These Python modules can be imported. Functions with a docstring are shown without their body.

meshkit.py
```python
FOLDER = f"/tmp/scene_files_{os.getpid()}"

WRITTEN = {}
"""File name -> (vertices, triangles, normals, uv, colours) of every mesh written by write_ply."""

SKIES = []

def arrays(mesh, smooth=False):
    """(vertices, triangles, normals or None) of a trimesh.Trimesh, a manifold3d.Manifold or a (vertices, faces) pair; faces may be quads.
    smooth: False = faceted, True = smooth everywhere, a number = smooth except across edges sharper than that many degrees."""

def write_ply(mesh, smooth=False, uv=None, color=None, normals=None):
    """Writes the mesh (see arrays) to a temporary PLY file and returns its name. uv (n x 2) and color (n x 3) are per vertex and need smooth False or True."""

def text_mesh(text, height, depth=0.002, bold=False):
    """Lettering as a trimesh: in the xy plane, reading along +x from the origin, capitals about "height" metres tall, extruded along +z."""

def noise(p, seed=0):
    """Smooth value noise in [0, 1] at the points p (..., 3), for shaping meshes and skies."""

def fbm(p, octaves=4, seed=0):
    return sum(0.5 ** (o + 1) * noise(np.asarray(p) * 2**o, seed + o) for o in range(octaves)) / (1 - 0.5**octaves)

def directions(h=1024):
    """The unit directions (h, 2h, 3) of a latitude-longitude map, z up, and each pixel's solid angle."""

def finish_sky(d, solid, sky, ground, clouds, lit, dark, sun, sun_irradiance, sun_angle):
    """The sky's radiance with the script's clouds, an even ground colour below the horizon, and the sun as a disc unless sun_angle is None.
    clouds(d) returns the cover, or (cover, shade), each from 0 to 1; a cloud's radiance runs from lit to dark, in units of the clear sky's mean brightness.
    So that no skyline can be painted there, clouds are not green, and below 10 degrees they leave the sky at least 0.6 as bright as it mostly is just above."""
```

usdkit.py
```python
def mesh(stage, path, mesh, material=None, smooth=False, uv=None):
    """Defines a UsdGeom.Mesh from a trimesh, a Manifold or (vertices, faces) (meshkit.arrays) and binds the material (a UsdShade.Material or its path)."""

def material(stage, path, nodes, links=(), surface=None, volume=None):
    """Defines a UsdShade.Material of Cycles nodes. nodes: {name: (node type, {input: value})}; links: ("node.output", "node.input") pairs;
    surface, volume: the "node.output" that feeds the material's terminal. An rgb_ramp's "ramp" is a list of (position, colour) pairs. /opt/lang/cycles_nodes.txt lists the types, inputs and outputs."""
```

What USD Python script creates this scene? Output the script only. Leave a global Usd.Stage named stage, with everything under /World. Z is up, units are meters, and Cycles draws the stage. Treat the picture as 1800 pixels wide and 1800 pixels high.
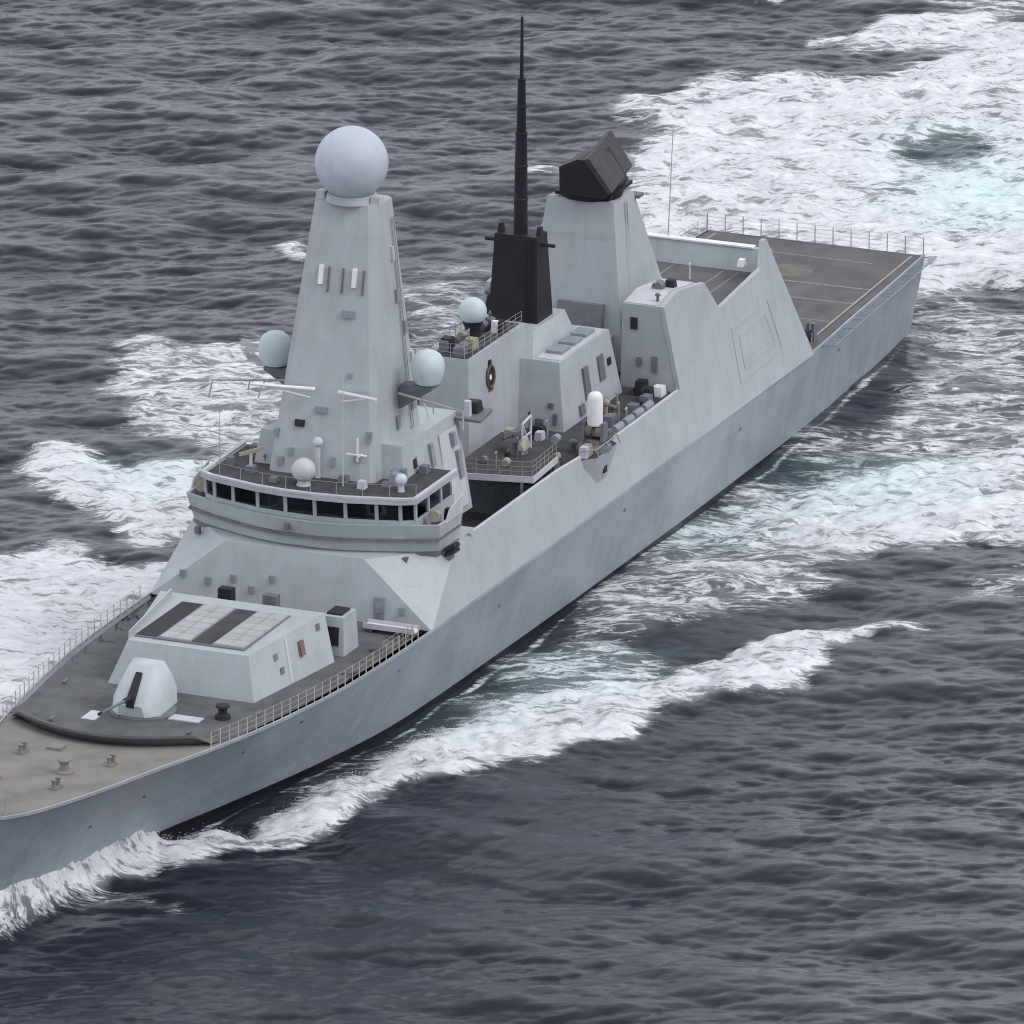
import math, random
import numpy as np
import trimesh
import shapely
from shapely.geometry import Polygon
from scipy.ndimage import gaussian_filter, map_coordinates
import usdkit, meshkit
from pxr import Usd, UsdGeom, UsdLux, UsdShade, Gf, Sdf, Vt

stage = Usd.Stage.CreateInMemory()
UsdGeom.SetStageUpAxis(stage, UsdGeom.Tokens.z)
UsdGeom.SetStageMetersPerUnit(stage, 1.0)
UsdGeom.Xform.Define(stage, '/World')
UsdGeom.Scope.Define(stage, '/World/Looks')
rng = np.random.default_rng(45)
random.seed(45)

EXPOSURE = 0.2
SKY_STRENGTH = 0.10
CLOUD_FAC = 0.94
CLOUD_DARK, CLOUD_LIGHT = (7.3, 7.5, 8.15), (10.45, 10.65, 11.35)
SUN_INT = 0.34
WIND_OFF = 8.0
HS0, HS1, HS2, HS3 = 0.9, 0.8, 0.086, 0.04
LEAN = 0.75
RIPPLE = 0.05
WATER_COL = (0.011, 0.0135, 0.021)

# ------------------------------------------------------------------ camera
CAM = np.array([659.4585, 273.8239, 234.0012])
YAW, PITCH, ROLL = 3.52776626, -0.307835964, 0.00676592
cam = UsdGeom.Camera.Define(stage, '/World/camera')
cam.CreateHorizontalApertureAttr(36.0)
cam.CreateVerticalApertureAttr(36.0)
cam.CreateFocalLengthAttr(36.0 * 18504.517 / 1800.0)
cam.CreateClippingRangeAttr(Gf.Vec2f(1.0, 100000.0))
cf = np.array([math.cos(PITCH) * math.cos(YAW), math.cos(PITCH) * math.sin(YAW), math.sin(PITCH)])
cr = np.cross(cf, [0, 0, 1.0]); cr /= np.linalg.norm(cr)
cu = np.cross(cr, cf)
cr, cu = math.cos(ROLL) * cr + math.sin(ROLL) * cu, -math.sin(ROLL) * cr + math.cos(ROLL) * cu
cam.AddTransformOp().Set(Gf.Matrix4d(*cr, 0, *cu, 0, *(-cf), 0, *CAM, 1))
cam.CreateExposureAttr(EXPOSURE)

# ------------------------------------------------------------------ sky and sun (overcast)
SUN_DIR = np.array([0.03, 0.80, 0.95]); SUN_DIR /= np.linalg.norm(SUN_DIR)
SUN_EL, SUN_ROT = math.asin(SUN_DIR[2]), math.atan2(SUN_DIR[0], SUN_DIR[1])
dome = UsdLux.DomeLight.Define(stage, '/World/sky')
sky_mat = usdkit.material(stage, '/World/Looks/sky', {
    'sky': ('sky_texture', {'sky_type': 'single_scattering', 'sun_disc': False, 'sun_elevation': SUN_EL, 'sun_rotation': SUN_ROT}),
    'tc': ('texture_coordinate', {}),
    'n': ('noise_texture', {'scale': 3.0, 'detail': 5.0, 'roughness': 0.55}),
    'r': ('rgb_ramp', {'ramp': [(0.3, CLOUD_DARK), (0.7, CLOUD_LIGHT)]}),
    'm': ('mix', {'fac': CLOUD_FAC}),
    'b': ('background_shader', {'strength': SKY_STRENGTH}),
}, [('tc.generated', 'n.vector'), ('n.fac', 'r.fac'), ('sky.color', 'm.color1'), ('r.color', 'm.color2'), ('m.color', 'b.color')], surface='b.background')
UsdShade.MaterialBindingAPI.Apply(dome.GetPrim()).Bind(sky_mat)
dome.GetPrim().SetCustomDataByKey('kind', 'structure')
dome.GetPrim().SetCustomDataByKey('label', 'even grey overcast sky above the sea')
sun = UsdLux.DistantLight.Define(stage, '/World/sun')
sun.CreateNormalizeAttr(True)
sun.CreateIntensityAttr(SUN_INT)
sun.CreateAngleAttr(30.0)
sun.CreateColorAttr(Gf.Vec3f(1.0, 0.985, 0.965))
z_ = SUN_DIR; x_ = np.cross([0, 0, 1.0], z_); x_ /= np.linalg.norm(x_); y_ = np.cross(z_, x_)
sun.AddTransformOp().Set(Gf.Matrix4d(*x_, 0, *y_, 0, *z_, 0, 0, 0, 500, 1))

# ------------------------------------------------------------------ materials
def paint(name, col, rough=0.55, var=0.06, streak=0.0, scale=0.5, bump=0.0, spec=0.3, plates=0.0):
    """Painted steel or deck coating: base colour with soft mottling and faint vertical weathering."""
    c = np.array(col)
    nodes = {
        'g': ('geometry', {}),
        'n': ('noise_texture', {'scale': scale, 'detail': 5.0, 'roughness': 0.6}),
        'r': ('rgb_ramp', {'ramp': [(0.25, tuple(c * (1 - 2 * var))), (0.5, tuple(c)), (0.75, tuple(np.minimum(c * (1 + 1.4 * var), 0.95)))]}),
        'mp': ('mapping', {'scale': (0.9, 0.9, 0.06)}),
        'n2': ('noise_texture', {'scale': 1.6, 'detail': 4.0, 'roughness': 0.7}),
        'r2': ('rgb_ramp', {'ramp': [(0.42, (1, 1, 1)), (0.75, (1 - streak, 1 - streak * 1.05, 1 - streak * 1.15))]}),
        'm': ('mix', {'mix_type': 'multiply', 'fac': 1.0}),
        'p': ('principled_bsdf', {'roughness': rough, 'specular_ior_level': spec}),
    }
    links = [('g.position', 'n.vector'), ('n.fac', 'r.fac'), ('g.position', 'mp.vector'), ('mp.vector', 'n2.vector'), ('n2.fac', 'r2.fac'),
             ('r.color', 'm.color1'), ('r2.color', 'm.color2'), ('m.color', 'p.base_color')]
    if bump:
        nodes['bn'] = ('noise_texture', {'scale': 0.8, 'detail': 2.0})
        nodes['b'] = ('bump', {'strength': bump, 'distance': 0.05})
        links += [('g.position', 'bn.vector'), ('bn.fac', 'b.height'), ('b.normal', 'p.normal')]
    if plates:
        nodes['sx'] = ('separate_xyz', {}); nodes['cx'] = ('combine_xyz', {})
        nodes['br'] = ('brick_texture', {'scale': 0.17, 'mortar_size': 0.006, 'mortar_smooth': 0.4, 'brick_width': 1.0, 'row_height': 0.42, 'color1': (1, 1, 1), 'color2': (1 - plates, 1 - plates, 1 - plates), 'mortar': (1 - 2.2 * plates,) * 3})
        nodes['m2'] = ('mix', {'mix_type': 'multiply', 'fac': 1.0})
        links.remove(('m.color', 'p.base_color'))
        links += [('g.position', 'sx.vector'), ('sx.x', 'cx.x'), ('sx.z', 'cx.y'), ('cx.vector', 'br.vector'), ('m.color', 'm2.color1'), ('br.color', 'm2.color2'), ('m2.color', 'p.base_color')]
    return usdkit.material(stage, '/World/Looks/' + name, nodes, links, surface='p.BSDF')

M = {
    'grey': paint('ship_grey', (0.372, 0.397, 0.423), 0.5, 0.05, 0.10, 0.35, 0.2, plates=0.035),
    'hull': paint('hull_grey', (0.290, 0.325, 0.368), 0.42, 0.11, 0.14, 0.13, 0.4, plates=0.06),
    'light': paint('light_grey', (0.46, 0.475, 0.51), 0.5, 0.05, 0.10, 0.6),
    'turret': paint('turret_grey', (0.42, 0.46, 0.49), 0.5, 0.04, 0.08, 0.6),
    'mid': paint('fitting_grey', (0.225, 0.245, 0.285), 0.55, 0.1, 0.1, 1.0),
    'white': paint('radome_white', (0.47, 0.54, 0.58), 0.5, 0.04, 0.08, 0.5),
    'ball': paint('radome_grey', (0.43, 0.47, 0.54), 0.5, 0.04, 0.06, 0.5),
    'bright': paint('white_paint', (0.72, 0.72, 0.74), 0.5, 0.05, 0.1, 1.0),
    'deck': paint('deck_grey', (0.098, 0.101, 0.108), 0.8, 0.16, 0.0, 0.45, 0.2, 0.2),
    'foredeck': paint('foredeck_grey', (0.192, 0.182, 0.166), 0.8, 0.14, 0.0, 0.35, 0.2, 0.2),
    'flight': paint('flight_deck_grey', (0.104, 0.105, 0.111), 0.8, 0.16, 0.0, 0.4, 0.2, 0.2),
    'darkdeck': paint('walkway_dark', (0.055, 0.056, 0.061), 0.8, 0.2, 0.0, 0.9, 0.2, 0.2),
    'black': paint('mast_black', (0.012, 0.012, 0.017), 0.5, 0.2, 0.0, 0.7),
    'radar': paint('radar_black', (0.040, 0.037, 0.044), 0.55, 0.2, 0.0, 1.5),
    'boot': paint('boot_topping_black', (0.010, 0.010, 0.014), 0.35, 0.2, 0.0, 0.4),
    'red': paint('antifouling_red', (0.14, 0.03, 0.025), 0.6, 0.2, 0.0, 0.5),
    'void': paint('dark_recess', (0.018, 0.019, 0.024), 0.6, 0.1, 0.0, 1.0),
    'slate': paint('slate_grey', (0.135, 0.145, 0.165), 0.55, 0.12, 0.1, 1.0),
    'tan': paint('tan_canvas', (0.30, 0.27, 0.22), 0.8, 0.15, 0.1, 2.0),
    'wire': paint('rail_grey', (0.33, 0.33, 0.31), 0.6, 0.1, 0.0, 2.0),
    'post': paint('stanchion_buff', (0.42, 0.40, 0.36), 0.6, 0.1, 0.0, 2.0),
    'olive': paint('olive_mark', (0.135, 0.134, 0.108), 0.8, 0.15, 0.0, 1.0),
    'mark': paint('deck_white', (0.19, 0.195, 0.20), 0.8, 0.25, 0.0, 3.0),
    'hatch_a': paint('hatch_grey', (0.325, 0.33, 0.34), 0.6, 0.08, 0.0, 1.5),
    'hatch_b': paint('hatch_pale_grey', (0.34, 0.343, 0.348), 0.6, 0.08, 0.0, 1.5),
    'hatch_c': paint('hatch_warm_grey', (0.315, 0.318, 0.322), 0.6, 0.08, 0.0, 1.5),
    'spray': paint('spray_white', (0.72, 0.74, 0.76), 0.8, 0.05, 0.0, 2.0),
    'brown': paint('crest_brown', (0.10, 0.078, 0.062), 0.6, 0.1, 0.0, 3.0),
    'redmark': paint('red_box', (0.17, 0.10, 0.115), 0.6, 0.1, 0.0, 3.0),
}
M['glass'] = usdkit.material(stage, '/World/Looks/window_glass', {
    't': ('transparent_bsdf', {'color': (0.55, 0.62, 0.68)}), 'gl': ('glossy_bsdf', {'color': (0.9, 0.95, 1.0), 'roughness': 0.04}),
    'f': ('fresnel', {'IOR': 1.5}), 'm': ('mix_closure', {})},
    [('f.fac', 'm.fac'), ('t.BSDF', 'm.closure1'), ('gl.BSDF', 'm.closure2')], surface='m.closure')

# ------------------------------------------------------------------ helpers
USED = {}
def numbered(parent, name):
    k = (parent, name); n = USED.get(k, 0); USED[k] = n + 1
    return name if n == 0 else '%s_%03d' % (name, n)

def path_of(parent):
    return '/World' if parent is None else str(parent.GetPath())

def props(prim, label=None, cat=None, group=None, kind=None):
    for k, v in (('label', label), ('category', cat), ('group', group), ('kind', kind)):
        if v: prim.SetCustomDataByKey(k, v)
    return prim

def obj(name, mesh, mat, parent=None, smooth=False, **kw):
    """Defines one Mesh prim of the scene under its thing or part."""
    if isinstance(mesh, (list,)): mesh = trimesh.util.concatenate(mesh)
    p = path_of(parent)
    m = usdkit.mesh(stage, p + '/' + numbered(p, name), mesh, M[mat] if isinstance(mat, str) else mat, smooth)
    return props(m.GetPrim(), **kw)

def empty(name, loc=(0, 0, 0), parent=None, **kw):
    p = path_of(parent)
    x = UsdGeom.Xform.Define(stage, p + '/' + numbered(p, name))
    if any(loc): x.AddTranslateOp().Set(Gf.Vec3d(*loc))
    return props(x.GetPrim(), **kw)

def hull(pts):
    return trimesh.convex.convex_hull(np.asarray(pts, float))

def box(x0, x1, y0, y1, z0, z1):
    return hull([(x, y, z) for x in (x0, x1) for y in (y0, y1) for z in (z0, z1)])

def taper(x0, x1, y, z0, X0, X1, Y, z1, oy=0.0):
    """A block whose sides lean: bottom and top rectangles symmetrical about y = oy."""
    return hull([(x, s * y + oy, z0) for x in (x0, x1) for s in (-1, 1)] + [(x, s * Y + oy, z1) for x in (X0, X1) for s in (-1, 1)])

def tube(a, b, r, r2=None, n=8):
    a, b = np.asarray(a, float), np.asarray(b, float); r2 = r if r2 is None else r2
    d = (b - a) / np.linalg.norm(b - a)
    u = np.cross(d, [0, 0, 1.0] if abs(d[2]) < .9 else [1.0, 0, 0]); u /= np.linalg.norm(u); v = np.cross(d, u)
    t = np.arange(n) / n * 2 * np.pi
    ring = np.cos(t)[:, None] * u + np.sin(t)[:, None] * v
    V = np.vstack([a + ring * r, b + ring * r2, a[None], b[None]])
    F = []
    for i in range(n):
        j = (i + 1) % n
        F += [(i, j, n + j), (i, n + j, n + i), (2 * n, j, i), (2 * n + 1, n + i, n + j)]
    m = trimesh.Trimesh(V, F, process=False)
    return m

def lathe(profile, c=(0, 0, 0), n=32):
    """Solid of revolution about z through c; profile = (radius, z) from bottom to top."""
    p = np.asarray(profile, float); k = len(p); t = np.arange(n) / n * 2 * np.pi
    V = np.stack([np.outer(p[:, 0], np.cos(t)), np.outer(p[:, 0], np.sin(t)), np.repeat(p[:, 1:2], n, 1)], -1).reshape(-1, 3)
    F = []
    for a in range(k - 1):
        for i in range(n):
            j = (i + 1) % n
            F += [(a * n + i, a * n + j, (a + 1) * n + j), (a * n + i, (a + 1) * n + j, (a + 1) * n + i)]
    V = np.vstack([V, [[0, 0, p[0, 1]], [0, 0, p[-1, 1]]]])
    for i in range(n):
        j = (i + 1) % n
        F += [(k * n, j, i), (k * n + 1, (k - 1) * n + i, (k - 1) * n + j)]
    return trimesh.Trimesh(V + np.asarray(c, float), F, process=False)

def ballmesh(c, r, cut=None, n=40, rings=22):
    """A sphere, its underside cut flat at the fraction cut of the radius below the centre."""
    a0 = -math.pi / 2 if cut is None else -math.asin(cut)
    a = np.linspace(a0, math.pi / 2 - 1e-3, rings)
    return lathe(np.stack([r * np.cos(a), r * np.sin(a)], 1), c, n)

def plate(poly, z0, z1, xf=None):
    """A flat plate: polygon extruded from z0 to z1, then mapped by xf."""
    m = trimesh.creation.extrude_polygon(Polygon(poly), z1 - z0, engine='earcut')
    V = m.vertices.copy(); V[:, 2] += z0
    if xf is not None: V = xf(V)
    m = trimesh.Trimesh(V, m.faces, process=False)
    if m.volume < 0: m.invert()
    return m

def strip(A, B):
    """Quads between two polylines of 3D points."""
    A, B = np.asarray(A, float), np.asarray(B, float); n = len(A)
    V = np.vstack([A, B]); F = []
    for i in range(n - 1):
        F += [(i, i + 1, n + i + 1), (i, n + i + 1, n + i)]
    return trimesh.Trimesh(V, F, process=False)

def wall(bottom, top, t):
    """A thin wall standing on a polyline: thickness t measured towards the ship's inside (to the left of travel)."""
    b, tp = np.asarray(bottom, float), np.asarray(top, float)
    def inner(P):
        d = np.gradient(P[:, :2], axis=0); d /= np.linalg.norm(d, axis=1)[:, None]
        Q = P.copy(); Q[:, 0] += -d[:, 1] * t; Q[:, 1] += d[:, 0] * t
        return Q
    bi, ti = inner(b), inner(tp); n = len(b)
    R = [b, tp, ti, bi]
    V = np.vstack(R); F = []
    for k in range(4):
        o, q = k * n, ((k + 1) % 4) * n
        for i in range(n - 1):
            F += [(o + i, o + i + 1, q + i + 1), (o + i, q + i + 1, q + i)]
    for i in (0, n - 1):
        f = [(i, n + i, 2 * n + i), (i, 2 * n + i, 3 * n + i)]
        F += f if i == 0 else [x[::-1] for x in f]
    m = trimesh.Trimesh(V, F, process=False)
    m.fix_normals()
    return m

def mirror(m):
    m = m.copy(); m.vertices[:, 1] *= -1; m.faces = m.faces[:, ::-1]
    return m
# ------------------------------------------------------------------ the warship
ship = empty('warship', label='grey destroyer with tall ball-topped radar tower steaming through choppy sea', cat='warship')

# hull: deck edge and waterline tables (stern to bow)
XD = np.array([-76.2, -66, -58, -48, -30, -10, 10, 26.5, 38, 48, 57, 63, 69, 73, 76.2, 78.2, 79.4])
YD = np.array([9.0, 9.5, 9.85, 10.45, 10.65, 10.7, 10.7, 10.62, 10.3, 9.25, 7.7, 6.4, 5.15, 4.15, 3.1, 1.8, .15])
ZD = np.array([6.62, 6.62, 6.65, 6.8, 6.95, 7.1, 7.25, 7.4, 7.55, 7.75, 8.1, 8.4, 8.7, 8.92, 9.1, 9.22, 9.3])
XW = np.array([-75.4, -66, -58, -48, -30, -10, 10, 26, 36, 46, 54, 59, 64, 68, 71.5, 73.5, 74.5])
YW = np.array([8.1, 8.75, 9.1, 9.4, 9.4, 9.15, 8.65, 8.0, 6.5, 4.2, 2.15, 1.3, .75, .4, .22, .1, .03])
FL = np.array([1, 1, 1, 1, 1, 1, 1, 1.05, 1.15, 1.25, 1.35, 1.4, 1.45, 1.5, 1.5, 1.5, 1.5])
S = np.linspace(0, 16, 97)
def tab(a): return np.interp(S, np.arange(17), a)
from scipy.interpolate import PchipInterpolator
def smt(a): return PchipInterpolator(np.arange(17), a)(S)
xd, yd, zd, xw, yw, fl = smt(XD), smt(YD), smt(ZD), smt(XW), smt(YW), smt(FL)
def deck_y(x): return np.interp(x, xd, yd)
def deck_z(x): return np.interp(x, xd, zd)
def section(t, z=None):
    """One strake of the hull at the fraction t of the freeboard (t < 0: below the waterline)."""
    tt = np.full_like(xd, t) if z is None else z / zd
    pos = np.clip(tt, 0, None)
    x = xw + (xd - xw) * tt
    y = np.where(tt >= 0, yw + (yd - yw) * pos ** fl, yw * (1 + 0.10 * tt))
    return np.stack([x, np.maximum(y, .01), tt * zd], 1)
def strakes(levels):
    out = []
    for s in (1, -1):
        for a, b in zip(levels[:-1], levels[1:]):
            A, B = a.copy(), b.copy(); A[:, 1] *= s; B[:, 1] *= s
            out.append(strip(A, B) if s < 0 else strip(B, A))
    # transom
    for a, b in zip(levels[:-1], levels[1:]):
        A, B = a[0], b[0]
        V = [A, B, B * [1, -1, 1], A * [1, -1, 1]]
        out.append(trimesh.Trimesh(V, [(0, 1, 2), (0, 2, 3)], process=False))
    return trimesh.util.concatenate(out)
BT = 0.56
lv = [section(0, BT), section(.22), section(.42), section(.62), section(.8), section(.92), section(1.0)]
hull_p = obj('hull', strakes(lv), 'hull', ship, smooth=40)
obj('boot_topping', strakes([section(0, -1.2), section(0, -.3), section(0, .1), section(0, BT)]), 'boot', ship, smooth=40, label='black band along the waterline')
# rubbing line where deck and hull meet
lip = section(1.0)
for s in (1, -1):
    A = lip.copy(); A[:, 1] = s * (A[:, 1] + .02); B = A.copy(); A[:, 2] += .10; B[:, 2] -= .10
    C = A.copy(); C[:, 1] -= s * .16; C[:, 1] = np.where(s * C[:, 1] < 0, 0, C[:, 1])
    obj('deck_edge', [strip(A, B) if s > 0 else strip(B, A), strip(C, A) if s > 0 else strip(A, C)], 'hull', ship, smooth=30)

def deck_sheet(x0, x1, dz, n=24, inset=0.05, front=None):
    x = np.linspace(x0, x1, n); y = deck_y(x) - inset; z = deck_z(x) + dz
    cols = np.linspace(-1, 1, 9)
    V = np.array([[x[i] + (front(c * y[i]) if front is not None and i == n - 1 else 0), c * y[i], z[i]] for i in range(n) for c in cols])
    F = []
    for i in range(n - 1):
        for j in range(8):
            a = i * 9 + j; F += [(a, a + 9, a + 10), (a, a + 10, a + 1)]
    return trimesh.Trimesh(V, F, process=False)
def brk(y): return 59.3 - 0.062 * y * y       # plan of the breakwater
xs = np.linspace(-8.1, 8.1, 41)
obj('foredeck', deck_sheet(54.5, 79.4, 0.0, 30), 'foredeck', ship, label='pale grey anchor deck ahead of the breakwater')
# gun deck: from the bridge front to the breakwater
gx_ = np.linspace(26.0, 1, 2)
rows = []
for y in xs:
    yy = y
    xe = brk(yy)
    for k in np.linspace(0, 1, 12):
        x = 25.5 + (xe - 25.5) * k
        w = deck_y(x) - .05
        rows.append((x, yy / 8.1 * w if abs(yy / 8.1 * w) < w else yy, deck_z(x) + .006))
V = np.array(rows); F = []
for i in range(40):
    for j in range(11):
        a = i * 12 + j; F += [(a, a + 1, a + 13), (a, a + 13, a + 12)]
obj('gun_deck', trimesh.Trimesh(V, F, process=False), 'deck', ship)
# breakwater: ridge whose forward face overhangs, its after side sloping down to the gun deck
yb = np.linspace(-7.25, 7.25, 41)
def bl(dx, dz): return np.stack([brk(yb) + dx, yb, deck_z(brk(yb)) + dz], 1)
fade = np.clip((7.6 - np.abs(yb)) / 1.2, .25, 1)
top = bl(.42, 0); top[:, 2] += .85 * fade; foot = bl(-.45, .0); back = bl(-1.6, .012); lipb = bl(.46, 0); lipb[:, 2] += .70 * fade
obj('breakwater', [strip(back, top), strip(top, lipb), strip(lipb, foot)], 'deck', ship, smooth=35)
# mooring gear on the foredeck
for (x, y) in ((63.5, 3.2), (63.5, -3.2), (70, 2.2), (70, -2.2)):
    b = empty('bollard', (x, y, float(deck_z(x))), ship)
    obj('base', box(-.55, .55, -.25, .25, 0, .12), 'foredeck', b)
    for dx in (-.32, .32): obj('post', lathe([(.17, .1), (.15, .2), (.15, .55), (.21, .62), (.21, .68)], (dx, 0, 0), 14), 'foredeck', b, smooth=40)
cap = obj('capstan', lathe([(.6, 0), (.6, .12), (.34, .25), (.3, .7), (.48, .85), (.48, .95), (.2, 1.0)], (66.5, 1.2, float(deck_z(66.5))), 24), 'foredeck', ship, smooth=40)
obj('hatch', plate([(-.5, -.5), (.5, -.5), (.5, .5), (-.5, .5)], 0, .22, lambda V: V + [61.6, -1.6, float(deck_z(61.6))]), 'foredeck', ship)
obj('fairlead_post', tube((77.3, 2.0, 9.1), (77.3, 2.0, 11.2), .06), 'wire', ship)

# anchor pocket and drain marks on the port bow
def on_hull(x0, z, s=1):
    i = np.argmin(np.abs(xw + (xd - xw) * (z / zd[np.argmin(abs(xd - x0))]) - x0)); t = z / zd[i]
    return np.array([xw[i] + (xd[i] - xw[i]) * t, s * (yw[i] + (yd[i] - yw[i]) * t ** fl[i]), z])
for x, z in ((66.2, 5.0), (60.5, 5.6), (51, 5.9), (44, 6.3), (30, 5.8), (12, 5.2), (-9, 5.5), (-33, 5.0), (-55, 5.0)):
    c = on_hull(x, z)
    obj('scupper', tube(c - [0, .12, 0], c + [0, .035, 0], .17, n=12), 'slate', ship)

# ---------- missile silo deckhouse
silo = obj('silo_deckhouse', hull([(46.2, 5.9, 7.65), (46.2, -4.9, 7.65), (35.5, 7.2, 7.45), (35.5, -7.2, 7.45),
                                   (45.0, 4.95, 10.55), (45.0, -3.9, 10.55), (34.7, 6.1, 10.65), (34.7, -6.1, 10.65)]), 'grey', ship)
zt = 10.58
obj('silo_top', box(36.2, 44.2, -3.75, 4.3, 10.5, 10.66), 'slate', silo)
for s, y0, y1, m in ((0, -3.75, -2.25, 'void'), (1, .35, 1.75, 'darkdeck')):
    obj('exhaust_trough', box(36.4, 44.0, y0, y1, 10.62, 10.69), m, silo)
for y0 in (-2.0, 1.95):
    for r_ in range(6):
        for c_ in range(2):
            x0 = 36.5 + r_ * 1.25; yy = y0 + c_ * 1.12
            obj('hatch_panel', hull([(x0, yy, 10.62), (x0 + 1.22, yy, 10.62), (x0, yy + 1.1, 10.62), (x0 + 1.22, yy + 1.1, 10.62),
                                     (x0 + .015, yy + .015, 10.76), (x0 + 1.205, yy + .015, 10.76), (x0 + .015, yy + 1.085, 10.76), (x0 + 1.205, yy + 1.085, 10.76)]), ('hatch_a', 'hatch_b', 'hatch_c')[(r_ * 2 + c_ * 3) % 3], silo)
for s in (-1,): obj('coaming', hull([(44.6, s * 3.95, 10.5), (44.6, s * 4.1, 10.5), (35.2, s * 5.0, 10.5), (35.2, s * 5.2, 10.5), (44.6, s * 3.95, 11.0), (44.6, s * 4.05, 11.0), (35.2, s * 5.0, 11.1), (35.2, s * 5.15, 11.1)]), 'grey', silo)
def on_silo(x, f):          # a point on the port wall of the deckhouse, f = 0 at the foot
    a = np.array([46.2, 5.9, 7.65]) + (np.array([35.5, 7.2, 7.45]) - [46.2, 5.9, 7.65]) * ((46.2 - x) / 10.7)
    b = np.array([45.0, 4.95, 10.55]) + (np.array([34.7, 6.1, 10.65]) - [45.0, 4.95, 10.55]) * ((46.2 - x) / 10.7)
    return a + (b - a) * f
def patch(fn, x0, x1, f0, f1, d):
    c = [np.array(fn(x, f)) for x, f in ((x0, f0), (x1, f0), (x1, f1), (x0, f1))]
    n = np.cross(c[1] - c[0], c[3] - c[0]); n /= np.linalg.norm(n)
    if n[1] < 0: n = -n
    return hull([p + n * e for p in c for e in (-.03, d)])
obj('locker', patch(on_silo, 39.2, 39.7, .45, .75, .25), 'redmark', silo, label='small dull red locker on the near wall')
for x, f in ((43.0, .62), (42.4, .3), (37, .75)): obj('vent', patch(on_silo, x, x - .45, f, f + .13, .08), 'slate', silo)
obj('ladder', patch(on_silo, 41.3, 41.0, .05, .95, .06), 'light', silo)
for s in (1,):
    pass
# small deck structure behind the silo
dk = obj('vent_house', taper(31.6, 34.2, .9, 7.45, 31.8, 34.0, .8, 10.2, 6.4), 'grey', ship)
obj('opening', box(34.05, 34.2, 5.85, 6.9, 8.2, 9.5), 'void', dk)
obj('roof_hatch', box(32.1, 33.6, 5.8, 6.9, 10.2, 10.35), 'void', dk)
dk2 = obj('vent_house', taper(31.2, 33.2, .8, 7.45, 31.4, 33.0, .7, 9.4, 4.0), 'slate', ship)
for k, (x, y, z, h, m) in enumerate([(32.5, -5.5, .6, .9, 'slate'), (32.2, -4.0, .5, 1.2, 'tan'), (31.5, -2.2, .7, .8, 'slate'), (32.4, -.6, .6, 1.1, 'olive'), (31.9, 1.1, .7, 1.0, 'slate'), (32.6, 2.5, .5, .9, 'tan'), (30.3, -3.1, .4, 1.5, 'void'), (30.2, 0.2, .4, 1.4, 'slate')]):
    obj('deck_locker', taper(x - z, x + z, .55, 7.45, x - z * .9, x + z * .9, .5, 7.45 + h + 1.0, y), m, ship)

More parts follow.
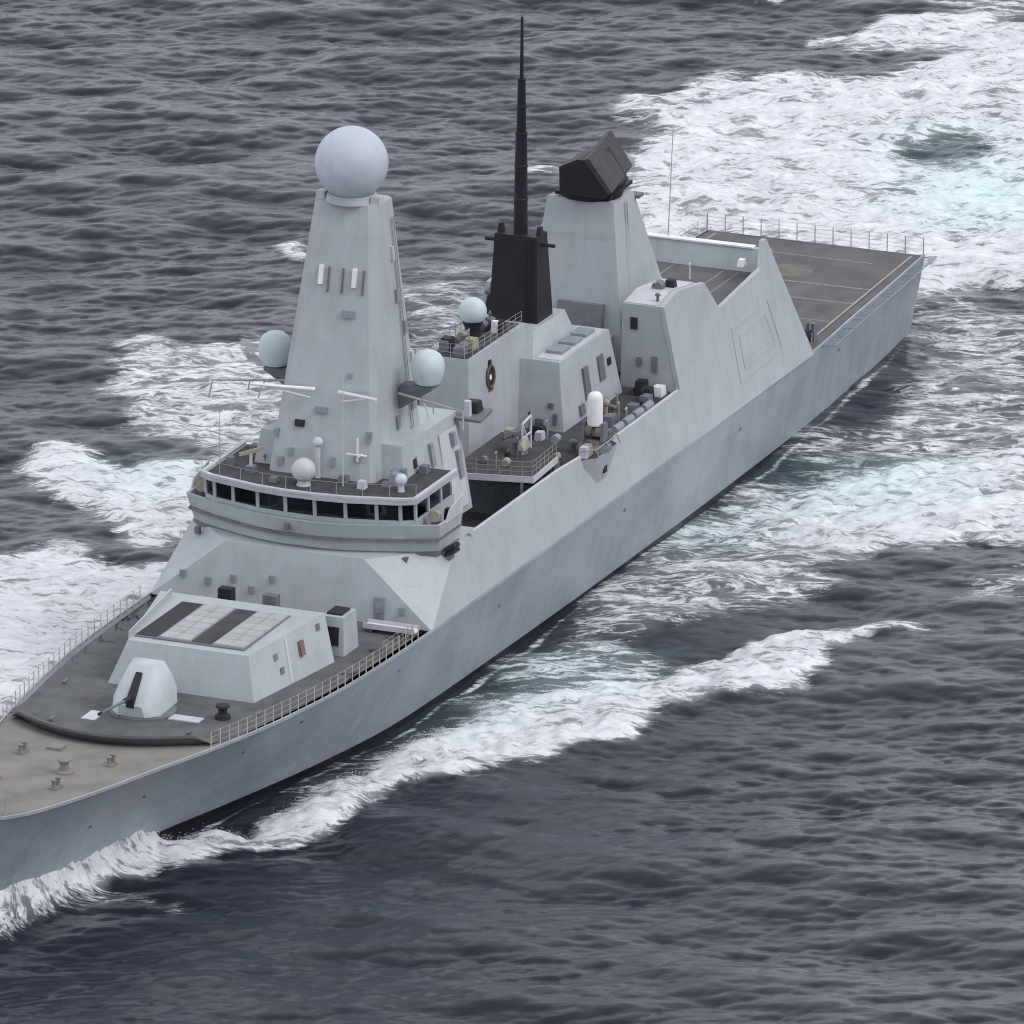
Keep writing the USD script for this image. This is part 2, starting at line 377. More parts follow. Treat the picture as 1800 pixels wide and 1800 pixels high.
# ---------- gun turret
g0 = np.array([51.2, 0, float(deck_z(51.2))])
gun = empty('gun_turret', tuple(g0), ship)
obj('base_ring', lathe([(2.25, 0), (2.25, .22), (2.0, .3), (1.8, .3)], (0, 0, 0), 36), 'slate', gun, smooth=30)
shield = hull([(2.0, 1.0, .3), (2.0, -1.0, .3), (1.2, 1.75, .3), (1.2, -1.75, .3), (-2.0, 1.6, .3), (-2.0, -1.6, .3),
               (2.15, .8, 1.1), (2.15, -.8, 1.1), (1.0, 1.72, 1.2), (1.0, -1.72, 1.2), (-2.25, 1.45, 1.3), (-2.25, -1.45, 1.3),
               (.2, .62, 3.35), (.2, -.62, 3.35), (-.5, .95, 3.55), (-.5, -.95, 3.55), (-1.7, .8, 3.2), (-1.7, -.8, 3.2), (-.1, 1.55, 2.2), (-.1, -1.55, 2.2), (-1.2, 1.5, 2.3), (-1.2, -1.5, 2.3), (-2.15, 1.15, 2.2), (-2.15, -1.15, 2.2), (1.0, 1.3, 2.2), (1.0, -1.3, 2.2)])
sh = obj('shield', shield, 'turret', gun, smooth=38)
obj('gun_slot', hull([(2.18, .28, .95), (2.18, -.28, .95), (2.2, .28, 1.5), (2.2, -.28, 1.5), (.62, .24, 3.0), (.62, -.24, 3.0), (1.5, .28, 1.0), (1.5, -.28, 1.0)]), 'void', sh)
obj('access_hatch', hull([(-.6, 1.35, 1.7), (-1.4, 1.3, 1.7), (-1.3, 1.02, 2.5), (-.7, 1.06, 2.5), (-.6, 1.45, 1.7), (-1.4, 1.4, 1.7), (-1.3, 1.12, 2.5), (-.7, 1.16, 2.5)]), 'light', sh)
br = obj('gun_barrel', tube((1.2, 0, 1.55), (6.9, 0, 2.05), .13, .085, 14), 'slate', gun, smooth=40)
obj('sleeve', tube((1.3, 0, 1.56), (3.1, 0, 1.72), .2, .17, 14), 'void', br, smooth=40)
obj('muzzle', tube((6.75, 0, 2.035), (7.15, 0, 2.07), .12, .12, 14), 'void', br, smooth=40)
obj('deck_plate', plate([(-.9, -.5), (.9, -.5), (.9, .5), (-.9, .5)], 0, .08, lambda V: V + [53.6, -2.6, float(deck_z(53.6)) + .02]), 'light', ship)
obj('deck_plate', plate([(-.5, -1.1), (.5, -1.1), (.5, 1.1), (-.5, 1.1)], 0, .1, lambda V: V + [51.6, 3.3, float(deck_z(51.6)) + .02]), 'light', ship)
obj('capstan', lathe([(.55, 0), (.5, .3), (.3, .4), (.3, .7), (.5, .85), (.45, 1)], (50.3, 5.4, float(deck_z(50.3)))), 'void', ship, smooth=40)
for x, y in ((55.8, -4.6), (54.6, 4.9), (48.5, 7.2), (47.5, -7.4)):
    obj('cleat', [box(x - .35, x + .35, y - .08, y + .08, float(deck_z(x)) + .15, float(deck_z(x)) + .27), box(x - .12, x + .12, y - .07, y + .07, float(deck_z(x)), float(deck_z(x)) + .2)], 'slate', ship)

# ---------- bridge block
def slab(z): return 10.7 - 0.2 * (z - 7.0)
base = obj('bridge_front', hull([(26.46, 10.60, 7.38), (26.46, -10.60, 7.38), (12, slab(7.2), 7.2), (12, -slab(7.2), 7.2), (25.7, 5.2, 11.7), (25.7, -5.2, 11.7),
                                 (20.5, 9.8, 11.5), (20.5, -9.8, 11.5), (15.5, 9.76, 11.5), (15.5, -9.76, 11.5)]), 'grey', ship)
for y, z in ((-8.2, 8.9), (-6.3, 8.6), (-4.4, 9.0), (-3.0, 8.4), (-1.5, 9.3), (8.3, 8.3), (6.6, 8.2)):
    x = 26.50 - .17 * (z - 7.4)
    obj('fitting', box(x - .05, x + .14, y - .18, y + .18, z, z + .5), 'mid', base)
obj('front_door', box(26.2, 26.42, 6.2, 7.0, 7.5, 9.3), 'mid', base)
# skirt (bulwark) round the bridge
half_b = [(24.85, 0), (24.82, 1.5), (24.5, 3.2), (23.9, 5.0), (23.15, 6.8), (22.6, 8.1), (21.9, 9.2)]
half_t = [(25.45, 0), (25.42, 1.6), (25.1, 3.4), (24.5, 5.2), (23.75, 7.0), (23.2, 8.4), (22.6, 9.55)]
def full(h): return [(x, -y) for x, y in h[::-1][:-1]] + [(x, y) for x, y in h]
SB = [(18.6, -9.3, 11.6)] + [(x, y, 11.72 - .012 * abs(y)) for x, y in full(half_b)] + [(18.6, 9.3, 11.6)]
ST = [(18.6, -9.6, 13.75)] + [(x, y, 13.78) for x, y in full(half_t)] + [(18.6, 9.6, 13.75)]
sk = obj('bridge_skirt', wall(SB, ST, .22), 'grey', ship, smooth=25)
def fan(P):
    c = np.mean(P, 0); V = np.vstack([P, [c]]); n = len(P)
    return trimesh.Trimesh(V, [(i, (i + 1) % n, n) for i in range(n)], process=False)
obj('skirt_floor', plate([(x - .1, y * .985) for x, y, z in ST], 12.55, 12.75), 'slate', ship)
obj('skirt_underside', fan([(x - .04, y * .995, z + .02) for x, y, z in SB]), 'slate', ship)
lowlip = [(x + .05, y * 1.006, z - .18) for x, y, z in SB]
obj('lower_trim', wall(lowlip, [(x + .05, y * 1.006, z + .08) for x, y, z in SB], .2), 'slate', ship)
for y, z in ((-.7, 13.0), (-8.4, 11.1), (7.4, 11.0)):
    x = np.interp(abs(y), [a[1] for a in half_t], [a[0] for a in half_t])
    obj('navigation_light', box(x - .2, x + .22, y - .16, y + .16, z, z + .5), 'slate', sk)
# window band
HW = [(24.80, 0), (24.75, 1.1), (24.5, 3.3), (23.95, 5.4), (23.5, 7.0), (22.9, 7.95)]
plan = full(HW); plan = [(16.2, -7.95)] + plan + [(16.2, 7.95)]
plan = [p for i, p in enumerate(plan) if abs(p[1]) > 1e-6]
house = obj('bridge_house', plate([(x, y) for x, y in plan], 12.7, 14.02), 'grey', ship)
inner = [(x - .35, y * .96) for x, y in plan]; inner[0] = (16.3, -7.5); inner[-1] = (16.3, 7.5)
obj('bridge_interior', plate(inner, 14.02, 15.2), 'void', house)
lean = .12
for (a, b) in zip(plan[:-1], plan[1:]):
    a3, b3 = np.array([*a, 14.02]), np.array([*b, 14.02]); A3, B3 = a3 + [lean, 0, 1.28], b3 + [lean, 0, 1.28]
    L = np.linalg.norm(b3 - a3); k = 3 if L > 4 else 1
    for i in range(k):
        f0, f1 = i / k, (i + 1) / k
        p0, p1, P0, P1 = a3 + (b3 - a3) * f0, a3 + (b3 - a3) * f1, A3 + (B3 - A3) * f0, A3 + (B3 - A3) * f1
        d = (p1 - p0) / np.linalg.norm(p1 - p0); n = np.array([d[1], -d[0], 0]); n = n if n @ (p0 - [15, 0, 14]) > 0 else -n
        g = .14
        corners = [p0 + d * g, p1 - d * g, P1 - d * g, P0 + d * g]
        pane = obj('window_pane', hull([c - n * e for c in corners for e in (.10, .13)]), 'glass', house)
        mull = [hull([c + d * s for c in (p0, P0) for s in (-g * .9, g * .9)] + [c + d * s - n * .16 for c in (p0, P0) for s in (-g * .9, g * .9)])]
        obj('window_post', mull, 'grey', house)
# roof
roof_plan = [(16.0, -8.15)] + [(x + .35 + lean, y * 1.02) for x, y in plan[1:-1]] + [(16.0, 8.15)]
rf = obj('bridge_roof', plate(roof_plan, 15.3, 15.62), 'grey', ship)
ri = [(x - .45, y * .955) for x, y in roof_plan]; ri[0] = (16.1, -7.7); ri[-1] = (16.1, 7.7)
obj('roof_deck', plate(ri, 15.62, 15.63), 'darkdeck', rf)
outer = [(x, y, 15.6) for x, y in roof_plan]
obj('roof_edge', wall([(x, y, 15.6) for x, y in roof_plan], [(x, y, 15.78) for x, y in roof_plan], .28), 'light', rf)
# things on the bridge roof
def small_dome(x, y, z, r, h, name='small_radome', m='light', lab=None):
    d = empty(name, (x, y, z), ship, label=lab)
    obj('pedestal', lathe([(r * .62, 0), (r * .5, .15), (r * .5, h)], n=18), 'light', d, smooth=40)
    obj('dome', ballmesh((0, 0, h + r * .75), r, .72, 26, 16), m, d, smooth=True)
    return d
small_dome(23.2, -.4, 15.62, .85, .45, m='light')
small_dome(21.9, 6.35, 15.62, .42, .55, m='white')
small_dome(21.2, -.2, 15.62, .36, 2.3, m='white')
ra = empty('navigation_radar', (22.0, -4.9, 15.62), ship)
obj('pedestal', tube((0, 0, 0), (0, 0, 1.4), .14, .1), 'light', ra)
obj('scanner_bar', hull([(.9, -.5, 1.4), (1.0, -.4, 1.4), (-.9, .5, 1.4), (-1.0, .4, 1.4), (.9, -.5, 1.65), (1.0, -.4, 1.65), (-.9, .5, 1.65), (-1.0, .4, 1.65)]), 'tan', ra)
obj('pedestal_box', box(-.35, .35, -.3, .3, 0, .5), 'slate', ra)
for x, y, w, h, m in ((22.3, 3.6, .3, .55, 'light'), (23.3, -2.6, .3, .35, 'slate'), (21.3, 1.8, .35, .4, 'slate'), (20.9, -6.9, .3, .6, 'slate'), (21.1, 5.0, .4, .3, 'slate')):
    obj('roof_box', taper(x - w, x + w, w, 15.62, x - w * .85, x + w * .85, w * .8, 15.62 + h, y), m, ship)
obj('whip_antenna', tube((22.4, 2.2, 15.6), (22.4, 2.2, 24.2), .055, .025, 6), 'light', ship)
obj('whip_antenna', tube((21.2, -7.6, 15.6), (21.2, -7.6, 19.5), .045, .02, 6), 'wire', ship)
# rail along the roof's front
def rail(pts, h, parent, step=1.5, wires=2, post='post', wire='wire', r=.028, label=None):
    """Guard rail along a 3D polyline: the wires in one mesh, each stanchion a part of it."""
    pts = np.asarray(pts, float); seg = np.linalg.norm(np.diff(pts, axis=0), axis=1); cum = np.concatenate([[0], np.cumsum(seg)])
    n = max(2, int(round(cum[-1] / step)) + 1); d = np.linspace(0, cum[-1], n)
    P = np.stack([np.interp(d, cum, pts[:, k]) for k in range(3)], 1)
    w = [tube(P[i] + [0, 0, h * f], P[i + 1] + [0, 0, h * f], .013, n=5) for i in range(n - 1) for f in np.linspace(1, .35, wires)]
    g = obj('guard_rail', w, wire, parent, label=label)
    for q_ in P: obj('stanchion', tube(q_, q_ + [0, 0, h], r, r * .8, 6), post, g)
    return g
rail([(x - .12, y * .99, 15.75) for x, y in roof_plan[1:-1]], .95, ship, 1.9, 1, 'wire')

# bridge wings: open platforms with searchlight, at both ends
for s in (1, -1):
    w = empty('bridge_wing', (19.9, s * 8.65, 12.75), ship)
    obj('wing_pedestal', lathe([(.28, 0), (.2, .2), (.2, .9), (.3, 1.0)], (1.6, 0, 0), 16), 'slate', w, smooth=40)
    obj('searchlight', tube((1.3, s * .1, 1.3), (1.95, s * .1, 1.35), .36, .42, 18), 'tan', w, smooth=40)
    obj('wing_screen', wall([(-1.3, s * .85, .9), (1.8, s * .88, .9)][::s], [(-1.3, s * .9, 2.2), (1.2, s * .92, 1.7)][::s], .1), 'light', w)
    obj('instrument_stand', taper(-.9, -.3, .3, 0, -.85, -.35, .25, 1.2, s * .2), 'void', w)
    obj('wing_floor', box(-1.2, 2.2, -.65, .65, 0, .03), 'darkdeck', w)
dl = empty('decoy_launcher', (21.2, 9.6, 11.1), ship, label='small black launcher box below the near bridge wing')
obj('mount', box(-.35, .35, -.35, .3, -.1, .25), 'slate', dl)
for i in range(2):
    for j in range(2):
        c = np.array([-.3 + .5 * i, .15, .35 + .35 * j]); obj('tube', tube(c + [0, -.3, -.2], c + [.15, .55, .3], .17, n=10), 'void', dl)

# ---------- deckhouse carrying the foremast
dh = obj('mast_deckhouse', hull([(20.5, 6.3, 11.0), (20.5, -6.3, 11.0), (8.6, 6.2, 10.6), (8.6, -6.2, 10.6), (19.3, 5.3, 18.0), (19.3, -5.3, 18.0), (7.9, 4.7, 17.3), (7.9, -4.7, 17.3)]), 'grey', ship)
obj('side_panel', hull([(13.0, 6.27, 11.2), (9.4, 6.23, 11.2), (9.1, 5.05, 16.6), (12.4, 5.15, 16.8), (13.0, 6.33, 11.2), (9.4, 6.3, 11.2), (9.1, 5.12, 16.6), (12.4, 5.22, 16.8)]), 'light', dh)
for x, z, h, m in ((15.6, 12.2, 2.0, 'mid'), (14.4, 15.2, 1.6, 'mid'), (17.5, 16.0, .6, 'void'), (18.2, 13.7, .5, 'void'), (10.4, 15.6, .9, 'mid'), (10.0, 13.2, 1.9, 'mid'), (16.6, 14.2, .5, 'mid')):
    y = 6.3 - (z - 11) * .155
    obj('side_fitting', hull([(x - .28, y - .2, z), (x + .28, y - .2, z), (x - .28, y + .13, z), (x + .28, y + .13, z), (x - .25, y - .3 - .155 * h, z + h), (x + .25, y - .3 - .155 * h, z + h), (x - .25, y + .11 - .155 * h, z + h), (x + .25, y + .11 - .155 * h, z + h)]), m, dh)
pf = obj('side_platform', plate([(5.4, 4.4), (8.9, 4.9), (8.9, 6.9), (6.0, 6.6)], 16.9, 17.1), 'slate', dh)
obj('platform_gear', taper(6.4, 7.6, .5, 17.1, 6.6, 7.4, .4, 17.9, 5.6), 'void', dh)
obj('platform_lamp', taper(7.9, 8.4, .22, 17.1, 7.95, 8.35, .2, 18.2, 5.6), 'light', dh)

# ---------- foremast tower with the ball radome
def octa(x0, x1, y, cf_, z, cb=.4):
    return [(x1, y - cf_, z), (x1 - cf_ * .75, y, z), (x0 + cb, y, z), (x0, y - cb, z), (x0, -y + cb, z), (x0 + cb, -y, z), (x1 - cf_ * .75, -y, z), (x1, -y + cf_, z)]
T0 = octa(12.0, 21.1, 4.0, .35, 15.63); T1 = octa(14.0, 17.0, 2.42, .7, 34.25)
tower = obj('foremast', hull(T0 + T1), 'grey', ship)
obj('top_collar', lathe([(1.85, 0), (1.75, .35), (1.65, .55)], (15.75, 0, 34.2), 36), 'grey', tower, smooth=40)
for s in (1, -1):
    obj('top_bracket', taper(15.6, 16.6, .35, 33.9, 15.7, 16.5, .3, 34.75, s * 2.05), 'light', tower)
rad = obj('main_radome', ballmesh((15.8, 0, 36.85), 2.55, .93, 64, 40), 'ball', ship, smooth=True, label='large pale ball radome on top of the tower')
def tf(y, z):               # point on the tower's front face
    return np.array([21.1 + (17.0 - 21.1) * (z - 15.63) / (34.25 - 15.63), y, z])
def front_box(y, z, w, h, d, m, name):
    c = [tf(y + a, z + b) for a in (-w / 2, w / 2) for b in (0, h)]
    return obj(name, hull([p + [e, 0, 0] for p in c for e in (-.05, d)]), m, tower)
for y in (-1.25, 1.25): front_box(y, 28.7, .3, 1.25, .25, 'bright', 'panel_lamp')
for y in (-.7, .35, 1.9): front_box(y, 28.2, .12, 1.7, .12, 'slate', 'panel_rib')
for y, z, w, h, m in ((1.0, 26.6, .9, .5, 'mid'), (-1.9, 18.9, .7, .45, 'void'), (-.4, 20.0, .9, .4, 'mid'), (-3.6, 18.0, .3, .6, 'mid'), (-2.4, 16.9, .35, .5, 'mid'), (.8, 16.5, .3, .6, 'mid'), (2.6, 17.0, .5, .5, 'mid'), (3.3, 18.4, .4, .7, 'mid'), (-3.1, 16.2, .4, .5, 'mid'), (1.5, 22.6, .3, .3, 'mid')):
    front_box(y, z, w, h, .16, m, 'front_fitting')
obj('cross_antenna', [tube((21.5, 2.9, 17.2), (21.5, 2.9, 18.9), .07), tube((21.5, 2.1, 17.7), (21.5, 3.6, 17.7), .07), tube((20.5, 2.9, 17.5), (21.5, 2.9, 17.5), .06)], 'bright', tower)
def ts(x, z, s=1):          # point on the tower's port or starboard face
    return np.array([x, s * (4.0 + (2.42 - 4.0) * (z - 15.63) / (34.25 - 15.63)), z])
for x, z, w, h, m in ((15.0, 27.0, .35, .9, 'mid'), (14.0, 24.5, .4, .9, 'mid'), (15.3, 20.6, .5, .5, 'mid'), (13.2, 22.4, .4, .6, 'light'), (16.4, 18.3, .5, .9, 'mid'), (15.2, 30.0, .3, 1.0, 'light'), (13.6, 19.0, .6, 1.0, 'mid')):
    c = [ts(x + a, z + b) for a in (-w / 2, w / 2) for b in (0, h)]
    obj('side_box', hull([p + [0, e, 0] for p in c for e in (-.05, .18)]), m, tower)
for s in (1, -1):           # yards angled forward
    y0 = obj('yard', [tube((20.1, s * .9, 21.6), (22.5, s * 4.7, 22.2), .15, .09), tube((20.2, s * 1.2, 21.0), (22.1, s * 4.2, 22.1), .06)], 'bright', tower)
    y1 = obj('yard', [tube((16.6, s * 3.9, 20.9), (18.3, s * 9.4, 20.75), .10, .06), tube((18.3, s * 9.4, 20.8), (18.6, s * 9.6, 19.5), .06), tube((17.6, s * 6.9, 20.8), (17.7, s * 7.0, 20.1), .05)], 'wire', tower)
    obj('curved_stay', [tube((17.2, s * (5.6 + .9 * math.sin(a)), 20.9 - 2.2 * (1 - math.cos(a))), (17.2, s * (5.6 + .9 * math.sin(a + .4)), 20.9 - 2.2 * (1 - math.cos(a + .4))), .06) for a in (0, .4, .8)], 'light', tower)
# satellite domes on brackets
for s in (1, -1):
    sd = empty('satellite_radome', (15.78, s * 5.75, 22.85), ship, label='pale dome on a bracket, %s side of the tower' % ('near' if s > 0 else 'far'))
    obj('dome', lathe([(.85, -1.2), (1.0, -.95), (1.16, -.3), (1.18, .1), (1.1, .5), (.9, .84), (.63, 1.05), (.32, 1.16), (.02, 1.19)], n=40), 'white', sd, smooth=50)
    obj('bracket', hull([(-.7, -.6, -1.3), (.7, -.6, -1.3), (-.7, .6, -1.3), (.7, .6, -1.3), (-.7, -.6, -1.5), (.7, .6, -1.5), (.7, -.6, -1.5), (-.7, .6, -1.5), (-.4, -s * 1.9, -1.4), (.4, -s * 1.9, -1.4), (-.4, -s * 1.9, -3.2), (.4, -s * 1.9, -3.2)]), 'slate', sd)

# ---------- midships: side screens, inner decks
def slab_wall(outline, s=1, t=.3, name='side_screen', mat='grey', off=0.0, parent=None, **kw):
    """A panel lying in the leaning side plane: outline in (x, z)."""
    def xf(V):
        W = np.empty_like(V); W[:, 0] = V[:, 0]; W[:, 2] = V[:, 1]; W[:, 1] = s * (slab(V[:, 1]) + off - V[:, 2]); return W
    return obj(name, plate(outline, 0, t, xf), mat, parent or ship, **kw)
for s in (1, -1):
    sc = slab_wall([(17.5, 7.2), (17.5, 11.72), (1.0, 11.62), (-9.5, 11.1), (-21.9, 11.1), (-21.9, 6.98), (-10, 7.06), (10, 7.2)], s)
obj('inner_deck', box(-22.5, 2.4, -9.7, 9.7, 10.6, 10.8), 'darkdeck', ship)
obj('boat_bay_floor', box(2.4, 15.5, -9.9, 9.9, 7.9, 8.1), 'darkdeck', ship)
obj('boat_bay_wall', box(2.1, 2.4, 3.0, 9.75, 8.1, 10.6), 'slate', ship)
for x, y, r in ((10.5, 7.6, .5), (8.4, 8.3, .45), (6.8, 7.4, .4), (12.6, 8.4, .4)):
    obj('reel', tube((x, y - .35, 8.75), (x, y + .35, 8.75), r, n=18), 'slate' if r < .45 else 'tan', ship, smooth=40)
obj('bay_locker', taper(13.2, 15, .5, 8.1, 13.3, 14.9, .45, 9.6, 7.3), 'slate', ship)
# raised gun platform
plt = obj('gun_platform', plate([(6.2, 3.6), (5.0, 9.3), (-.2, 9.05), (-4.5, 4.8), (-4.5, 3.0), (6.2, 3.0)], 11.75, 12.0), 'darkdeck', ship)
obj('platform_edge', wall([(6.25, 3.6, 11.7), (5.02, 9.35, 11.7), (-.25, 9.1, 11.7)], [(6.25, 3.6, 12.15), (5.02, 9.35, 12.15), (-.25, 9.1, 12.15)], .12), 'light', plt)
rail([(6.1, 3.7, 12.1), (4.95, 9.2, 12.1), (-.1, 9.0, 12.1)], 1.1, ship, .8, 3, 'tan', 'wire')
for x, y in ((5.4, 8.6), (.3, 8.7), (5.9, 4.2), (2.6, 8.9)): obj('platform_post', tube((x, y, 8.1 if x > 2.4 else 10.8), (x, y, 11.8), .12), 'slate', ship)
ag = empty('small_gun_mount', (-.4, 5.9, 12.0), ship, label='small-calibre gun mount on the raised platform amidships')
obj('pedestal', lathe([(.8, 0), (.75, .2), (.45, .35), (.4, .9), (.6, 1.0)], n=22), 'slate', ag, smooth=40)
obj('cradle', hull([(-.8, -.35, 1.0), (.9, -.35, 1.0), (-.8, .35, 1.0), (.9, .35, 1.0), (-.6, -.3, 1.7), (.7, -.3, 1.7), (-.6, .3, 1.7), (.7, .3, 1.7)]), 'slate', ag)
obj('barrel', tube((.7, 0, 1.45), (2.9, 0, 1.75), .07, .045, 10), 'void', ag)
obj('side_frame', [tube((-.8, .7, .2), (-.8, .7, 2.6), .09), tube((.8, .7, .2), (.8, .7, 2.4), .09), tube((-.8, .7, 2.6), (.8, .7, 2.4), .09), tube((-.8, .7, .2), (.8, .7, 2.4), .07), tube((-.8, .7, 1.4), (.8, .7, 1.3), .07)], 'light', ag)
obj('ammunition_box', [box(-1.0, -.2, -1.1, -.5, .7, 1.5)], 'tan', ag)
obj('canvas_cover', hull([(.0, .4, .6), (1.1, .4, .5), (.0, 1.0, .6), (1.1, 1.0, .5), (.2, .5, 1.3), (.9, .5, 1.2), (.2, .9, 1.3)]), 'tan', ag)

# close-in gun with white dome, port and starboard sponsons
for s in (1, -1):
    spn = obj('sponson', hull([(-2.6, s * 9.7, 11.25), (-8.4, s * 9.7, 11.25), (-3.6, s * 10.75, 11.25), (-7.4, s * 10.75, 11.25), (-4.4, s * 10.72, 10.4), (-6.7, s * 10.72, 10.4), (-2.8, s * 9.8, 10.4), (-8.2, s * 9.8, 10.4), (-4.9, s * 10.1, 8.3), (-6.4, s * 10.1, 8.3)]), 'grey', ship, smooth=50)
    obj('sponson_port', box(-5.75, -5.2, *sorted((s * 10.2, s * 10.66)), 9.65, 10.4), 'void', spn)
    obj('sponson_deck', plate([(-2.4, s * 9.6), (-8.4, s * 9.6), (-7.4, s * 10.7), (-3.6, s * 10.7)], 11.25, 11.29), 'darkdeck', ship)
    ph = empty('close_in_gun', (-5.6, s * 9.75, 11.29), ship, label='white-domed close-in gun at the %s deck edge' % ('near' if s > 0 else 'far'))
    obj('mount_base', lathe([(1.25, 0), (1.2, .3), (.85, .45), (.8, .75)], n=26), 'slate', ph, smooth=40)
    for q_ in (-1, 1): obj('yoke_arm', hull([(-.5, q_ * .62, .7), (.6, q_ * .62, .7), (-.5, q_ * .85, .7), (.6, q_ * .85, .7), (-.3, q_ * .62, 2.0), (.4, q_ * .62, 2.0), (-.3, q_ * .85, 2.0), (.4, q_ * .85, 2.0)]), 'slate', ph)
    obj('ammunition_drum', tube((-.1, -.6, 1.35), (-.1, .6, 1.35), .5, n=20), 'tan', ph, smooth=40)
    obj('barrel_cluster', tube((.3, 0, 1.55), (2.0, s * .5, 1.6), .13, n=12), 'void', ph)
    obj('equipment_box', box(-1.2, -.5, -.5, .5, .6, 1.5), 'slate', ph)
    obj('dome', lathe([(.5, 1.75), (.56, 1.9), (.56, 3.7), (.5, 3.98), (.34, 4.16), (.02, 4.24)], n=30), 'bright', ph, smooth=50)
    obj('rim_rail', [tube((2.9, s * -.1, .6), (2.1, s * .95, .6), .05), tube((2.1, s * .95, .6), (-1.9, s * .95, .6), .05), tube((-1.9, s * .95, .6), (-2.8, s * -.1, .6), .05)], 'tan', ph)
    for x in (2.1, .1, -1.9): obj('rail_post', tube((x, s * 1.2, 0), (x, s * .95, .6), .05), 'tan', ph)
    for k_, (x, m) in enumerate(((2.3, 'light'), (1.7, 'tan'), (-2.2, 'slate'))): obj('ready_locker', taper(x - .35, x + .35, .3, 0, x - .3, x + .3, .25, .8, s * .1), m, ph)

# ---------- funnel casing, mast, domes
fa = obj('funnel_casing', hull([(-1.2, 1.9, 10.8), (-1.2, -1.9, 10.8), (-12, 2.224, 10.8), (-12, -2.224, 10.8), (-1.8, 1.52, 17.9), (-1.8, -1.52, 17.9), (-12, 1.83, 17.9), (-12, -1.83, 17.9)]), 'grey', ship)
obj('casing_deck', box(-11.6, -1.95, -1.4, 1.4, 17.9, 17.96), 'darkdeck', fa)
rail([(-11.4, 1.68, 17.95), (-1.9, 1.42, 17.95), (-1.9, -1.42, 17.95), (-9, -1.6, 17.95)], 1.0, ship, 1.1, 3, 'wire', 'wire')
for x, y, h, m in ((-3.6, -.8, .9, 'void'), (-4.6, .6, .7, 'tan'), (-8.6, -.8, 1.0, 'slate'), (-9.2, .8, .8, 'void'), (-2.8, .5, .6, 'slate')):
    obj('casing_locker', taper(x - .5, x + .5, .4, 17.96, x - .4, x + .4, .35, 17.96 + h, y), m, ship)
fb = obj('funnel', hull([(-9.7, 5.7, 10.8), (-9.7, -5.7, 10.8), (-20.6, 5.9, 10.8), (-20.6, -5.9, 10.8), (-10.6, 4.95, 15.7), (-10.6, -4.95, 15.7), (-19.8, 5.1, 15.7), (-19.8, -5.1, 15.7)]), 'grey', ship)
obj('mast_plinth', hull([(-10.65, 2.9, 15.7), (-10.65, -2.9, 15.7), (-18.6, 2.9, 15.7), (-18.6, -2.9, 15.7), (-12.4, 2.2, 17.3), (-12.4, -2.2, 17.3), (-18.2, 2.3, 17.3), (-18.2, -2.3, 17.3)]), 'grey', fb)
obj('roof_panel', box(-19.4, -11.0, 3.0, 4.85, 15.7, 15.76), 'light', fb)
for k in range(3): obj('roof_louvre', box(-18.6 + 2.3 * k, -16.9 + 2.3 * k, 3.25, 4.5, 15.76, 16.0), 'mid', fb)
for x, z, w, h, m in ((-14.6, 12.0, .45, 2.3, 'slate'), (-17.5, 12.6, .5, 1.8, 'slate'), (-19.0, 13.3, .3, .5, 'void'), (-13.2, 11.2, .4, .7, 'slate'), (-16.2, 11.0, .4, .8, 'slate')):
    y = 5.86 - (z - 10.8) * .15
    obj('casing_door', hull([(x - w, y - .2, z), (x + w, y - .2, z), (x - w, y + .09, z), (x + w, y + .09, z), (x - w, y - .2 - .15 * h, z + h), (x + w, y - .2 - .15 * h, z + h), (x - w, y + .08 - .15 * h, z + h), (x + w, y + .08 - .15 * h, z + h)]), m, fb)
for y, z, w, h in ((3.8, 11.2, .6, .4), (4.6, 12.4, .4, .4), (5.0, 11.3, .3, .8)):
    x = -9.7 - (z - 10.8) * .18
    obj('casing_vent', box(x - .2, x + .12, y - w / 2, y + w / 2, z, z + h), 'slate', fb)
# ship's crest on the casing side: ring with a small emblem
def cw(x, z, d=0.0):
    return np.array([x, 1.9 + .03 * (-1.2 - x) - (z - 10.8) * .0555 + d, z])
cc = (-5.35, 15.75)
ring = []
for k in range(24):
    a, b = k / 24 * 2 * np.pi, (k + 1) / 24 * 2 * np.pi
    ring.append(tube(cw(cc[0] + .62 * math.cos(a), cc[1] + .78 * math.sin(a), .05), cw(cc[0] + .62 * math.cos(b), cc[1] + .78 * math.sin(b), .05), .13, n=6))
cr_ = obj('ship_crest', ring, 'brown', fa, label='round dark ship crest on the funnel casing')
obj('crest_field', hull([cw(cc[0] + .6 * math.cos(a), cc[1] + .76 * math.sin(a), d) for a in np.linspace(0, 6.28, 20) for d in (-.02, .05)]), 'void', cr_)
obj('crest_emblem', hull([cw(cc[0] + .2 * math.cos(a), cc[1] - .05 + .22 * math.sin(a), d) for a in np.linspace(0, 6.28, 9) for d in (0, .07)]), 'bright', cr_)
obj('crest_crown', hull([cw(cc[0] + u, cc[1] + .8 + v, d) for u, v in ((-.28, 0), (.28, 0), (.2, .42), (-.2, .42)) for d in (0, .08)]), 'void', cr_)
obj('crest_scroll', hull([cw(cc[0] + u, cc[1] - 1.15 + v, d) for u, v in ((-.42, .1), (.42, .1), (.25, .38), (-.25, .38)) for d in (0, .07)]), 'brown', cr_)
